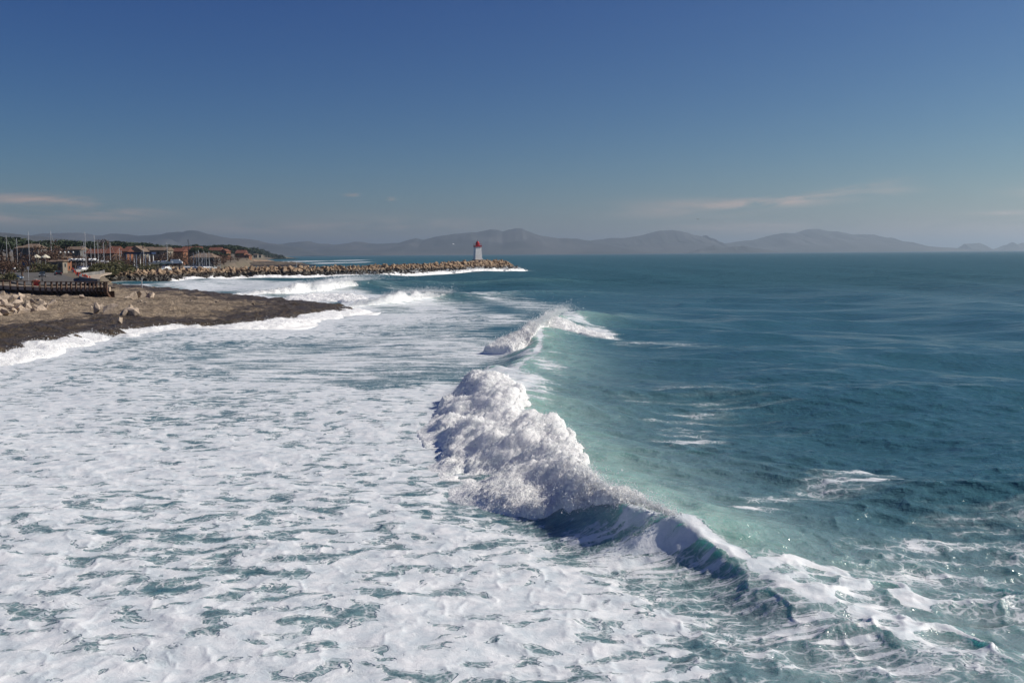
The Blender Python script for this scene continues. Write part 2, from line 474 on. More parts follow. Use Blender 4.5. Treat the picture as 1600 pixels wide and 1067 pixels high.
CD = np.array([(-62, 216, .4, 2, 6, 0), (-53, 236, 1.6, 2.2, 7, 0), (-46, 262, 2.2, 2.5, 8, 0), (-25, 288, 1.5, 3, 9, 0), (10, 308, .8, 5, 12, 0), (50, 320, .2, 6, 14, 0)])
BREAKERS = [CA, CC, CD]

_w = []
for lam, amp, ang in ((58, .34, 184), (37, .20, 176), (24, .11, 192), (34, .20, 258), (21, .13, 272), (14, .07, 251)):
    _w.append((lam, amp, ang, rng.uniform(0, 6.28), 1))
for k in range(46):
    lam = 0.7 * (1.085 ** k) if k else 0.7
    _w.append((lam, (0.0095 if lam < 1.5 else 0.0066) * lam ** 0.86, rng.normal(262, 24), rng.uniform(0, 6.28), 0))
def sea_surface(X, Y, dr):
    """height, sideways shift and masks of the water surface"""
    shp = X.shape
    Z = np.zeros(shp); DX = np.zeros(shp); DY = np.zeros(shp)
    ua, va = line_sd(X, Y, CA[:, :2], CA[:, 2:])
    inshore = sstep(-ua, -6.0, 6.0) * sstep(Y, 300, 150)          # shallow water left of the breaker
    wx = X + 2.5 * vnoise(X * .05, Y * .05, seed=3); wy = Y + 2.5 * vnoise(X * .05, Y * .05, seed=4)
    for lam, amp, ang, ph, sw in _w:
        k = 2 * math.pi / lam; ca, sa = math.cos(R(ang)), math.sin(R(ang))
        q = k * (wx * ca + wy * sa) + ph
        fade = np.clip((lam / (dr + 1e-6) - 2.5) / 3.0, 0, 1)
        if sw: fade = fade * (1 - 0.75 * inshore) * sstep(np.abs(ua), 0, 14) * sstep(Y, 15, 45)
        else: fade = fade * (1 - (0.55 if lam > 2.5 else 0.6) * inshore)
        Z += amp * fade * np.sin(q)
        if lam > 1.2:
            g = 0.75 * amp * fade * np.cos(q)
            DX += g * ca; DY += g * sa
    # confused water at the near end of the breaker and, weaker, over the foam carpet
    near = np.exp(-(((X - 9) / 5.5) ** 2 + ((Y - 23.5) / 6.5) ** 2))
    rid = 1 - np.abs(fbm(X * .42, Y * .42, oct=3, seed=21)) * 2.2
    rid2 = 1 - np.abs(fbm(X * 1.1 + 5, Y * 1.1, oct=3, seed=27)) * 2.2
    nfade = sstep(dr, 0.5, 0.12)
    Z += near * (0.17 * np.clip(rid, -.2, 1) ** 2 + 0.05 * np.clip(rid2, 0, 1) ** 2 - 0.10) * nfade
    right = sstep(X, 6, 14) * sstep(Y, 60, 25)
    Z += right * (0.10 * np.clip(rid, 0, 1) ** 2.0 + .03 * np.clip(rid2, 0, 1) ** 2 - 0.1) * nfade
    Z += inshore * nfade * (0.07 * fbm(X * .55, Y * .55, oct=3, seed=31) + 0.03 * np.clip(rid2, 0, 1) ** 3)
    thin = np.zeros(shp); aer = np.zeros(shp)
    for bi, B in enumerate(BREAKERS):
        P = smooth_line(B, 60) if bi == 0 else smooth_line(B, 24)
        u, _v = line_sd(X, Y, P[:, :2], P[:, 2])
        v = line_smooth_vals(X, Y, P[:, :2], np.hstack([P[:, 2:], np.gradient(P[:, :2], axis=0)]))
        u = u + 0.25 * vnoise(X * .6, Y * .6, seed=41 + bi) * (bi == 0)
        Hh, wf, wb, ov = v[..., 0], v[..., 1], v[..., 2], v[..., 3]
        g = np.where(u < 0, np.exp(-(u / wf) ** 2), 1.0 / (1 + (u / wb) ** 2) ** 1.5)
        ripple = 1 + 0.06 * vnoise(X * 1.3, Y * 1.3, seed=51)
        zr = Hh * g * ripple - 0.06 * Hh * np.exp(-((u + 2.2 * wf) / (1.1 * wf)) ** 2)
        # the crest leans over its foot
        L = np.hypot(v[..., 4], v[..., 5]) + 1e-9
        nx, ny = -v[..., 5] / L, v[..., 4] / L           # towards the shore
        lean = ov * np.clip(g, 0, 1) ** 4 * sstep(u, 0.9 * wb * .4, -0.2)
        DX += nx * lean; DY += ny * lean
        Z += zr - lean * 0.12
        thin = np.maximum(thin, np.where(u < 0, np.clip(g, 0, 1) ** 0.7, np.clip(g, 0, 1) ** 2) * sstep(Hh, .3, 1.2) * (1.0 if bi == 0 else 0.22))  # mask of the lit-through green, broadened over the shaded front
        if bi == 0:
            aer = np.maximum(aer, np.where(u < 0, 0.55, 1.0) * np.exp(-np.clip(u - 0.2, 0, 99) / 4.2) * sstep(Hh, .5, 1.3) * np.where(u < 0, g, 1) * sstep(Y, 100, 62))
            aer = np.maximum(aer, 0.58 * sstep(X, 3, 7) * sstep(X, 26, 10) * sstep(Y, 34, 26))
    return Z, DX, DY, thin, aer, ua

# ------------------------------------------------------------------ sea
az_core = np.arange(-31.0, 31.001, 0.077)
az_all = np.concatenate([np.linspace(-82, -31.6, 44), az_core, np.linspace(31.6, 82, 44)])
rr = [11.0]
while rr[-1] < 42000:
    r = rr[-1]
    rr.append(r + (max(0.070, 0.98 * r * r / 14004.0) if r < 260 else r * 0.0148 if r < 3000 else r * 0.035))
rr = np.array(rr); dr1 = np.gradient(rr)
A, RR = np.meshgrid(np.radians(az_all), rr)
DR = np.repeat(dr1[:, None], len(az_all), 1)
DA = np.repeat(np.gradient(np.radians(az_all))[None, :], len(rr), 0) * RR
SX, SY = RR * np.sin(A), RR * np.cos(A)
SZ, SDX, SDY, THIN, AER, UA = sea_surface(SX, SY, np.maximum(DR, DA))

# foam cover of the surface, 0 (none) .. 1 (closed)
def cover(pts, soft, z=0.0):
    return sstep(poly_sd(SX, SY, XY(pts, z)), -soft, soft)
near_m = SY < 700
foam = np.zeros(SX.shape)
def lay(mask, val):
    global foam
    foam = np.maximum(foam, mask * val)
edge_n = 7.0 * fbm(SX * .07, SY * .05, oct=4, seed=66)
def cover_n(pts, soft, amp=1.0):
    return sstep(poly_sd(SX, SY, XY(pts)) + edge_n * amp * sstep(SY, 35, 60), -soft, soft)
lay(cover_n([(-900, 640), (0, 580), (260, 574), (430, 584), (600, 600), (790, 592), (800, 690), (820, 780), (900, 835), (1000, 870), (1100, 905), (1180, 950), (1235, 1010), (1270, 1100), (1280, 1500), (-1500, 1500)], 4.0), 0.622)
lay(cover_n([(-400, 660), (0, 565), (545, 488), (600, 470), (760, 478), (860, 500), (850, 540), (780, 610), (0, 650)], 9), 0.535)
lay(cover([(1080, 930), (1180, 880), (1330, 900), (1480, 960), (1800, 1040), (1900, 1500), (1180, 1500)], 1.5), 0.50)
lay(cover([(1250, 850), (1420, 800), (1640, 800), (1900, 850), (1900, 1100), (1400, 1010)], 3.0), 0.43)
lay(cover([(1080, 815), (1180, 780), (1300, 742), (1430, 745), (1430, 780), (1290, 800), (1190, 830)], 1.5), 0.53)
lay(cover([(900, 640), (980, 600), (1200, 600), (1260, 660), (1200, 760), (1000, 780)], 6), 0.36)
lay(cover_n([(-400, 640), (0, 560), (130, 528), (260, 508), (450, 500), (545, 486), (480, 470), (300, 455), (200, 446), (330, 435), (450, 438), (520, 446), (600, 456), (680, 462), (790, 482), (830, 492), (740, 512), (620, 524), (520, 536), (380, 548), (300, 560), (180, 590), (0, 610)], 13), 0.64)
lay(cover_n([(300, 560), (520, 530), (760, 515), (860, 540), (770, 590), (640, 612), (430, 600), (250, 588)], 9), 0.572)
lay(cover([(560, 446), (690, 452), (830, 468), (930, 482), (860, 500), (760, 482)], 8), 0.50)
lay(cover([(860, 498), (900, 508), (950, 528), (985, 542), (940, 541), (880, 525)], 1.2), 0.64)
lay(cover([(930, 536), (1100, 540), (1180, 546), (1100, 549), (950, 546)], 3), 0.44)
lay(cover([(770, 565), (830, 560), (900, 590), (880, 610), (820, 590)], 2), 0.54)
shelf_d = np.where(near_m & (SX < 30), poly_sd(SX, SY, SHELF), -999)
lay(sstep(shelf_d, -14, -1), 0.74)
bwd, _ = line_sd(SX, SY, BW_LINE, np.zeros(len(BW_LINE)))
lay(np.exp(-((np.abs(bwd) - 9) / 6.0) ** 2) * sstep(SX, -75, -60) * sstep(SY, 560, 540) * (SY > 300), 0.80)
lay(np.exp(-((np.abs(bwd) - 10) / 8.0) ** 2) * (SX < -60) * (SY > 300) * (SY < 470), 0.62)
lay(sstep(np.hypot((SX - 6) / 14, (SY - 557) / 10), 1.2, .5), 0.55)
for (a, b, c, d_) in ((470, 408.5, 100, 1.0), (545, 407.0, 60, .9), (520, 411.0, 70, 1.1), (560, 410.2, 40, 1.1)):
    p = PZ(a, b); w = c / FPX * p.y / 2; hh = d_ * p.y * p.y / (CAM_H * FPX)
    lay(np.exp(-((SX - p.x) / w) ** 2 - ((SY - p.y) / hh) ** 2), 0.9)
# wave backs and faces: sparse torn foam
lay(np.clip(AER, 0, 1) ** 0.7, 0.43)
lay(np.exp(-np.clip(UA - .3, 0, 99) / 1.6) * (UA > -.5) * sstep(SY, 62, 52) * sstep(SY, 30, 36), 0.62)
lay(sstep(np.abs(UA + 1.2), 2.2, 0.4) * sstep(SY, 31, 27) * sstep(SY, 17, 24), 0.50)
lay(np.exp(-((UA - 0.25) / .55) ** 2) * sstep(SY, 118, 100) * sstep(SY, 18, 26), 0.62)
_near = np.exp(-(((SX - 9) / 5.5) ** 2 + ((SY - 23.5) / 6.5) ** 2))
lay(_near * sstep(1 - np.abs(fbm(SX * .42, SY * .42, oct=3, seed=21)) * 2.2, .62, .95), 0.74)
foam = foam * (1 + 0.10 * vnoise(SX * .11, SY * .11, seed=61))
FACE = sstep(-UA, -.2, .25) * sstep(-UA, 3.2, 1.9) * sstep(SY, 31.0, 29.5) * sstep(SY, 19, 23)
foam = foam * (1 - FACE) + FACE * (0.535 + 0.07 * sstep(SX, 6.5, 4.0))
STREAK = sstep(UA, -1, 2) * sstep(SY, 16, 30)
STREAK = np.maximum(STREAK, cover([(250, 560), (560, 525), (980, 470), (1000, 560), (770, 600), (400, 600)], 6) * .9)
STREAK = np.maximum(STREAK, sstep(SY, 110, 170))
under = (shelf_d > 3)
SZ = np.where(under, SZ * 0.3 - 0.6, SZ)
V = np.stack([SX + SDX, SY + SDY, SZ], -1).reshape(-1, 3)
sea_me = mesh_np('sea', V, grid_faces(*SX.shape)[:, ::-1], True, {'foam': foam, 'aer': AER, 'thin': THIN, 'streak': STREAK, 'face': FACE, 'rough': sstep(SY, 70, 320)})    # rough: waves too small for the mesh here

m, t, p, out = mat_new('sea_water')
pos = t.new('ShaderNodeNewGeometry').outputs['Position']
def att(n):
    a = t.new('ShaderNodeAttribute'); a.attribute_name = n; return a.outputs['Fac']
a_foam, a_aer, a_thin, a_str, a_face, a_far = att('foam'), att('aer'), att('thin'), att('streak'), att('face'), att('rough')
flat = t.mapv(pos, scale=(1, 1, 0.35))
warp = t.vm('SCALE', t.vm('SUBTRACT', t.noise(flat, 0.55, 2.0, 0.5, 0, 'Color'), (0.5, 0.5, 0.5)), scale=1.7)
wp = t.vm('ADD', flat, warp)
wp2 = t.vm('ADD', flat, t.vm('SCALE', t.vm('SUBTRACT', t.noise(flat, 2.2, 2.0, 0.5, 0, 'Color'), (0.5, 0.5, 0.5)), scale=0.5))
holes = t.noise(t.mapv(wp, scale=(0.88, 1.5, 1)), 1.0, 3.0, 0.55)
big = t.noise(wp, 0.30, 2.0, 0.5)
streaks = t.noise(t.mapv(t.vm('ADD', flat, t.vm('SCALE', warp, scale=0.55)), scale=(0.16, 1.15, 1), rot=(0, 0, R(4))), 1.0, 4.0, 0.6)
pat = t.m('ADD', t.m('MULTIPLY', holes, t.m('SUBTRACT', 1.0, a_str)), t.m('MULTIPLY', streaks, a_str))
fst = t.noise(t.mapv(t.vm('ADD', pos, t.vm('SCALE', warp, scale=0.25)), scale=(0.45, 3.4, 0.6), rot=(0, 0, R(-62))), 1.0, 4.0, 0.62)
pat = t.m('ADD', t.m('MULTIPLY', pat, t.m('SUBTRACT', 1.0, a_face)), t.m('MULTIPLY', fst, a_face))
pat = t.m('ADD', pat, t.m('MULTIPLY', t.m('SUBTRACT', big, 0.5), 0.30))
v = t.m('ADD', pat, t.m('SUBTRACT', a_foam, 0.5))
fine = t.noise(wp2, 5.5, 3.0, 0.6)
vf = t.m('ADD', v, t.m('MULTIPLY', t.m('SUBTRACT', fine, 0.5), 0.075))
sheet = t.step(vf, 0.545, 0.575)
veil = t.noise(t.mapv(wp, scale=(0.5, 1.3, 1)), 1.9, 4.0, 0.62)
sheet = t.m('MULTIPLY', sheet, t.step(t.m('ADD', veil, t.m('MULTIPLY', t.m('SUBTRACT', vf, 0.55), 1.2)), 0.30, 0.62, 0.70, 1.0))
cell = t.voro(wp2, 2.1)
lace = t.m('MULTIPLY', t.step(cell, 0.10, 0.02), t.step(vf, 0.40, 0.54))
cell2 = t.voro(t.vm('ADD', wp2, (3.1, 1.7, 0)), 5.5)
lace2 = t.m('MULTIPLY', t.step(cell2, 0.14, 0.03), t.step(vf, 0.46, 0.55))
fmask = t.m('MAXIMUM', sheet, t.m('MAXIMUM', t.m('MULTIPLY', lace, 0.75), t.m('MULTIPLY', lace2, 0.5)))
mott = t.noise(wp2, 1.6, 4.0, 0.6)
fcol = t.mix(t.step(mott, 0.3, 0.72), (0.56, 0.62, 0.66), (0.82, 0.83, 0.84))
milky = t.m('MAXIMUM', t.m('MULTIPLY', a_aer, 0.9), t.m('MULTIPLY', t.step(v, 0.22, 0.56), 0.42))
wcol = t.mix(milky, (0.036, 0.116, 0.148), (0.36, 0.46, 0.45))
wcol = t.mix(t.m('MULTIPLY', a_thin, 0.8), wcol, (0.34, 0.52, 0.45))  # crests and shaded faces paler green: sunlight through the water put into the colour
# relief: wind ripples, then the foam's own thickness
r1 = t.noise(t.mapv(pos, scale=(0.7, 1.0, 1), rot=(0, 0, R(12))), 2.6, 4.0, 0.62)
r2 = t.noise(t.mapv(pos, scale=(0.35, 1.0, 1), rot=(0, 0, R(6))), 0.35, 3.0, 0.6)
h = t.m('ADD', t.m('MULTIPLY', r1, 0.20), t.m('MULTIPLY', r2, 0.9))
b1 = t.bump(h, t.m('ADD', 0.75, t.m('MULTIPLY', a_far, 1.6)), 1.0)
foamh = t.m('ADD', t.m('MULTIPLY', sheet, 0.05), t.m('ADD', t.m('MULTIPLY', mott, 0.035), t.m('MULTIPLY', fine, 0.018)))
b2 = t.bump(foamh, 0.8, 1.0, t.bump(h, 0.08, 1.0))
p.inputs['IOR'].default_value = 1.333
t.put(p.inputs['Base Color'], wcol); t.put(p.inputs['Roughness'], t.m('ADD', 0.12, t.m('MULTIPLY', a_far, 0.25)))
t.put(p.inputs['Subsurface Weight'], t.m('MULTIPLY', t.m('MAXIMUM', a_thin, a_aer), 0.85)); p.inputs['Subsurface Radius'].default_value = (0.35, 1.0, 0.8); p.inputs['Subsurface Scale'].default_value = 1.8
t.put(p.inputs['Specular IOR Level'], t.m('SUBTRACT', 0.5, t.m('MULTIPLY', a_far, 0.42)))
t.put(p.inputs['Normal'], b1)
pf_ = t.new('ShaderNodeBsdfPrincipled')
t.put(pf_.inputs['Base Color'], fcol); pf_.inputs['Roughness'].default_value = 0.55; pf_.inputs['Specular IOR Level'].default_value = 0.3
t.put(pf_.inputs['Normal'], b2)
ms = t.new('ShaderNodeMixShader'); t.put(ms.inputs[0], fmask)
t.l.new(p.outputs[0], ms.inputs[1]); t.l.new(pf_.outputs[0], ms.inputs[2]); t.l.new(ms.outputs[0], out.inputs['Surface'])
M['sea'] = m
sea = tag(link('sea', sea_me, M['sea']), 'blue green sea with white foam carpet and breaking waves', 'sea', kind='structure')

# ------------------------------------------------------------------ whitewater and spray
m, t, p, out = mat_new('whitewater')
pos = t.new('ShaderNodeNewGeometry').outputs['Position']
n1 = t.noise(pos, 1.3, 5.0, 0.65); n2 = t.noise(pos, 7.0, 5.0, 0.7)
thin_ = t.new('ShaderNodeAttribute'); thin_.attribute_name = 'torn'
c = t.mix(t.step(n1, 0.3, 0.6), (0.85, 0.87, 0.86), (0.95, 0.945, 0.93))
c = t.mix(t.m('MULTIPLY', thin_.outputs['Fac'], t.step(n1, 0.55, 0.42)), c, (0.30, 0.45, 0.43))
t.put(p.inputs['Base Color'], c); p.inputs['Roughness'].default_value = 0.6; p.inputs['Specular IOR Level'].default_value = 0.25
t.put(p.inputs['Normal'], t.bump(t.m('ADD', t.m('MULTIPLY', n2, 0.10), t.m('MULTIPLY', n1, 0.15)), 0.9, 1.0))
deep_ = t.new('ShaderNodeAttribute'); deep_.attribute_name = 'deep'; t.put(p.inputs['Subsurface Weight'], t.m('MULTIPLY', deep_.outputs['Fac'], 0.75)); p.inputs['Subsurface Radius'].default_value = (0.95, 0.95, 0.95); p.inputs['Subsurface Scale'].default_value = 1.8
M['whitewater'] = m
m, t, p, out = mat_new('spray')
p.inputs['Base Color'].default_value = (0.9, 0.91, 0.92, 1); p.inputs['Roughness'].default_value = 0.5
tr = t.new('ShaderNodeBsdfTranslucent'); tr.inputs['Color'].default_value = (0.9, 0.91, 0.92, 1)
ms = t.new('ShaderNodeMixShader'); ms.inputs[0].default_value = 0.45
t.l.new(p.outputs[0], ms.inputs[1]); t.l.new(tr.outputs[0], ms.inputs[2]); t.l.new(ms.outputs[0], out.inputs['Surface'])
M['spray'] = m

OCT_V = np.array([(1, 0, 0), (-1, 0, 0), (0, 1, 0), (0, -1, 0), (0, 0, 1), (0, 0, -1)], float)
OCT_F = np.array([(0, 2, 4), (2, 1, 4), (1, 3, 4), (3, 0, 4), (2, 0, 5), (1, 2, 5), (3, 1, 5), (0, 3, 5)])
TET_V = np.array([(1, 1, 1), (-1, -1, 1), (-1, 1, -1), (1, -1, -1)], float) * .75
TET_F = np.array([(0, 1, 2), (0, 3, 1), (0, 2, 3), (1, 3, 2)])
def droplets(name, pts, size, label, octa=False):
    """many flying drops, one object"""
    BV, BF = (OCT_V, OCT_F) if octa else (TET_V, TET_F)
    n = len(pts)
    q = rng.normal(size=(n, 3, 3)); 
    u1 = q[:, 0] / np.linalg.norm(q[:, 0], axis=1, keepdims=True)
    u2 = np.cross(u1, q[:, 1]); u2 /= np.linalg.norm(u2, axis=1, keepdims=True)
    u3 = np.cross(u1, u2)
    Rm = np.stack([u1, u2, u3], 1)
    V = np.einsum('vk,nkj->nvj', BV, Rm) * size[:, None, None] + pts[:, None, :]
    F = (BF[None] + (np.arange(n) * len(BV))[:, None, None]).reshape(-1, 3)
    o = link(name, mesh_np(name, V.reshape(-1, 3), F, False), M['spray'])
    return tag(o, label, 'spray', kind='stuff')

def whitewater(name, foot, top, hts, back, label, cell=0.06, lump=0.35, edge=0.35, seed=0, fade=3.0, torn=0.0, zoff=0.0, vary=0.5, rag=0.2, low=0.26, grain=0.0):
    """a bank of broken water between a foot line and a line behind the crest"""
    foot, top = np.asarray(foot, float), np.asarray(top, float)
    n = 160
    fs = smooth_line(foot, n); ts = smooth_line(np.hstack([top, np.asarray(hts, float)[:, None]]), n)
    L = np.sum(np.hypot(*np.diff(ts[:, :2], axis=0).T)); Lf = np.sum(np.hypot(*np.diff(fs, axis=0).T))
    wid = np.mean(np.hypot(*(ts[:, :2] - fs).T)) * (1 + back)
    ns, nu = int(max(L, Lf) / cell), int(wid / cell)
    s = np.linspace(0, n - 1, ns); i = np.clip(s.astype(int), 0, n - 2); f = (s - i)[:, None]
    F_ = fs[i] * (1 - f) + fs[i + 1] * f; T_ = ts[i] * (1 - f) + ts[i + 1] * f
    u = np.linspace(-0.06, 1 + back, nu)
    X = F_[:, None, 0] + (T_[:, None, 0] - F_[:, None, 0]) * u; Y = F_[:, None, 1] + (T_[:, None, 1] - F_[:, None, 1]) * u
    ww = np.hypot(T_[:, 0] - F_[:, 0], T_[:, 1] - F_[:, 1])[:, None] + 0 * u
    # ragged outline
    U = u[None, :] + rag * fbm(X * .55, Y * .55, oct=3, seed=seed + 5) * np.clip(1 - np.abs(u[None] - .5), 0, 1)
    prof = sstep(U, 0.0, edge) * (low + (1 - low) * np.clip(U, 0, 1) ** 1.1) * sstep(U, 1 + back, 1.0 + back * .25)
    ends = sstep(np.arange(ns) * L / ns, 0, fade) * sstep(np.arange(ns)[::-1] * L / ns, 0, fade)
    prof = prof * ends[:, None] * sstep(u, -0.06, 0.34)[None, :]
    Z0, dx, dy, _, _, _ = sea_surface(X, Y, np.full(X.shape, cell))
    prof = prof * (1 + 0.5 * vary * fbm(X * .33, Y * .33, oct=2, seed=seed + 31))
    base = np.maximum(Z0, T_[:, 2:3] * prof)
    Zb = base + zoff
    sc1 = 1.0 / lump * 0.55
    bil = lambda f, sd, oc: np.abs(fbm(X * f, Y * f, Zb * f, oct=oc, seed=seed + sd))
    k = sstep(prof, 0.02, 0.35)
    sm = lambda f, sd, oc: fbm(X * f, Y * f, Zb * f, oct=oc, seed=seed + sd)
    d = lump * (0.55 + 0.70 * sm(sc1 * .6, 10, 2) + 0.45 * bil(sc1, 12, 2) + 0.45 * bil(sc1 * 2.4, 14, 2) + 0.34 * bil(sc1 * 5.3, 17, 3))
    d += 0.05 * lump * np.clip(vnoise(X * sc1 * 14, Y * sc1 * 14, Zb * sc1 * 14, seed + 19), 0, 1)
    gx = np.gradient(Zb, axis=1) / (wid / nu); gs = np.gradient(Zb, axis=0) / (L / ns)
    du = np.stack([T_[:, 0] - F_[:, 0], T_[:, 1] - F_[:, 1]], -1); du /= np.linalg.norm(du, axis=1, keepdims=True) + 1e-9
    dsx = np.stack([-du[:, 1], du[:, 0]], -1)
    gx = np.clip(gx, -2.0, 2.0); gs = np.clip(gs, -1.5, 1.5)
    nn = np.sqrt(1 + gx ** 2)
    nx, ny, nz = -.6 * gx * du[:, None, 0] / nn, -.6 * gx * du[:, None, 1] / nn, 1 / nn
    d = d * (0.30 + 0.70 * np.clip(prof * 1.3, 0, 1)) + grain * rng.uniform(0, 1, d.shape) ** 3
    out_ = k * (d - 0.10 * lump)
    VX, VY, VZ = X + dx * 0.6 + nx * out_, Y + dy * 0.6 + ny * out_, Zb + nz * out_ - 0.14 * (1 - k) - 0.02 - 0.5 * sstep(u, 0.06, -0.05)[None, :]
    lowd = sstep(d, .2 * lump, .0)
    me = mesh_np(name, np.stack([VX, VY, VZ], -1).reshape(-1, 3), grid_faces(ns, nu), True, {'torn': (np.clip(lowd + .3, 0, 1) * torn) + 0 * VX, 'deep': sstep(prof, .15, .55)})
    o = tag(link(name, me, M['whitewater']), label, 'foam', kind='stuff')
    pts = np.stack([VX, VY, VZ], -1)[(k > 0.5)]
    return o, pts, np.stack([VX, VY, VZ], -1), k
def fling(pts, n, up, side, wind=(0.6, 0, 0), bias=None):
    i = rng.integers(0, len(pts), n)
    q = pts[i].copy()
    e = rng.exponential(1.0, n)
    q[:, 2] += up * e * rng.uniform(0.1, 1, n)
    q[:, :2] += rng.normal(0, side, (n, 2)) * (0.4 + e[:, None])
    q += np.array(wind)[None] * (e * rng.uniform(0, 1, n))[:, None] * up
    return q

# main breaker
fA = [(3.4, 29.2), (2.0, 30.8), (.5, 32.3), (-1.1, 33.6), (-2.4, 35.8), (-3.7, 39.0), (-4.3, 46.0), (-5.5, 53.5), (-4.6, 60), (-2.8, 62.5)]
tA = [(4.3, 30.2), (3.2, 31.7), (2.5, 34), (2.1, 37), (1.7, 41), (1.1, 45), (.3, 50), (-.5, 55), (-1.6, 60), (-1.9, 63)]
hA = [1.05, 1.1, 1.05, 1.0, .95, .95, 1.0, 1.2, 1.5, 1.35]
o, ptA, gridA, kA = whitewater('breaker_foam', fA, tA, hA, 0.28, 'wide lumpy bank of tumbling white foam along the main breaker', 0.055, 0.34, 0.14, 100, 1.6, torn=0.3, vary=1.5, rag=0.5, low=0.08, grain=0.07)
q1 = fling(ptA, 22000, 0.05, 0.03)
q2 = fling(ptA, 10000, 0.18, 0.10)
front = ptA[ptA[:, 2] < 1.0]
q3 = fling(front, 10000, 0.09, 0.10, (-0.5, -0.2, 0))
cr = np.array([(4.9, 29.3, 1.1), (4.2, 29.9, 1.3), (3.6, 30.5, 1.35), (2.9, 32.4, 1.4), (2.5, 34.2, 1.4)])
crs = smooth_line(cr, 400)
q4 = fling(crs, 12000, 0.13, 0.10, (-0.6, -0.3, 0))
Q = np.vstack([q1, q2, q3, q4])
droplets('breaker_spray', Q, rng.gamma(2.0, 0.0034, len(Q)) + 0.004, 'fine white drops flying off the main breaker')
# farther breaker on the same crest
fB = [(-3.6, 91.0), (-1.6, 88.5), (0.6, 88.0), (2.0, 90.5), (3.0, 97), (4.6, 107)]
tB = [(-1.6, 92.5), (-.2, 92.5), (1.2, 94.5), (2.6, 100), (4.0, 107), (5.8, 116)]
hB = [.8, 1.3, 1.7, 2.05, 2.2, 2.1]
o, ptB, gB, kB = whitewater('breaker_foam', fB, tB, hB, 0.5, 'small spilling breaker of white foam beyond the main breaker', 0.09, 0.42, 0.30, 200, 2.0, grain=0.08)
cr = smooth_line(np.array([(1.2, 94.5, 1.7), (2.6, 100, 2.0), (4.0, 107, 2.2), (6, 117, 2.15)]), 300)
fB2 = [(3.2, 103), (5.2, 100), (7.6, 98.2), (10.0, 97.2)]
tB2 = [(3.9, 106.5), (6.2, 103.5), (8.2, 101), (10.6, 99.5)]
o, ptB2, _, _ = whitewater('breaker_foam', fB2, tB2, [1.5, 1.25, .9, .4], 0.4, 'thin foam tail trailing right from the farther breaker', 0.10, 0.30, 0.35, 230, 2.0)
Q = np.vstack([fling(ptB, 12000, 0.13, 0.10), fling(ptB2, 4000, .10, .1), fling(cr, 20000, 0.40, 0.10, (1.5, 0.3, 0))])
droplets('breaker_spray', Q, rng.gamma(2.2, 0.0055, len(Q)) + 0.007, 'white mist blown back from the farther breaker')
# two breakers by the tip of the rock shelf
o, ptC, _, _ = whitewater('breaker_foam', [(-29, 160), (-25.5, 166), (-22.5, 174), (-17, 181)], [(-26, 165), (-22, 172), (-18, 180), (-13, 188)], [.9, 1.6, 2.0, 1.2], 0.6, 'low crumbling breaker between shelf tip and lighthouse', 0.16, 0.40, 0.5, 300, 4.0, vary=1.0)
cr = smooth_line(np.array([(-23, 174, 1.5), (-18, 182, 2.0), (-12, 190, 1.6)]), 300)
Q = np.vstack([fling(ptC, 7000, 0.2, 0.2), fling(cr, 9000, 0.5, 0.2, (2.0, 0.2, 0))])
droplets('breaker_spray', Q, rng.gamma(2.2, 0.009, len(Q)) + 0.010, 'white mist over the low crumbling breaker near shelf tip')
o, ptD, _, _ = whitewater('breaker_foam', [(-64, 208), (-59, 214), (-52, 219), (-48, 228), (-46, 240)], [(-57, 218), (-51, 226), (-46, 234), (-43, 246), (-41, 258)], [.8, 1.6, 2.2, 2.5, 1.8], 0.6, 'broad breaker of white foam in front of the stone breakwater', 0.22, 0.5, 0.5, 400, 5.0, vary=1.0)
o, ptE, _, _ = whitewater('breaker_foam', [(-48, 190), (-41, 186), (-34, 183), (-27, 172)], [(-46, 204), (-40, 200), (-33, 196), (-25, 184)], [.5, .9, .9, .5], 0.5, 'churned foam behind the dark tip of the rock shelf', 0.20, 0.4, 0.5, 420, 5.0, vary=1.0)
cr = smooth_line(np.array([(-48, 232, 2.0), (-44, 246, 2.6), (-41, 260, 2.2)]), 300)
Q = np.vstack([fling(ptD, 5000, 0.30, 0.25), fling(ptE, 3000, .2, .2), fling(cr, 14000, 0.75, 0.5, (7.0, 1.5, 0))])
droplets('breaker_spray', Q, rng.gamma(2.2, 0.013, len(Q)) + 0.013, 'pale veil of spray blown off the breaker near the breakwater')
# surf along the rock shelf and the breakwater foot
def surf(name, pts, inw, outw, hts, label, cell, lump, seed):
    P = np.asarray(pts, float)
    d = np.gradient(P, axis=0); d /= np.linalg.norm(d, axis=1, keepdims=True)
    nrm = np.stack([d[:, 1], -d[:, 0]], -1)      # seaward side of an outline that runs left to right
    return whitewater(name, P + nrm * outw, P - nrm * inw, [h_ * .42 for h_ in hts], 0.3, label, cell, lump, 0.6, seed, 2.0, vary=1.6)
E = SHELF
o, ptS, _, _ = surf('surf', E[1:8], 0.6, 4.5, [.5, .9, .8, 1.3, .9, 1.1, .7], 'white surf splashing up the near edge of the rock shelf', 0.12, 0.26, 500)
o, ptS2, _, _ = surf('surf', E[7:15], 0.8, 6.0, [.7, 1.0, .8, .6, .7, .9, .8, .5], 'white surf washing the outer edge of the dark rock shelf', 0.16, 0.24, 520)
Q = np.vstack([fling(ptS, 7000, 0.14, 0.18), fling(ptS2, 6000, 0.12, 0.2)])
droplets('surf_spray', Q, rng.gamma(2.2, 0.007, len(Q)) + 0.008, 'white drops splashing along the rock shelf')
bw = np.array(BW_LINE)
bd = np.gradient(bw, axis=0); bd /= np.linalg.norm(bd, axis=1, keepdims=True)
bn = np.stack([bd[:, 1], -bd[:, 0]], -1)
bfoot = bw + bn * 8.2
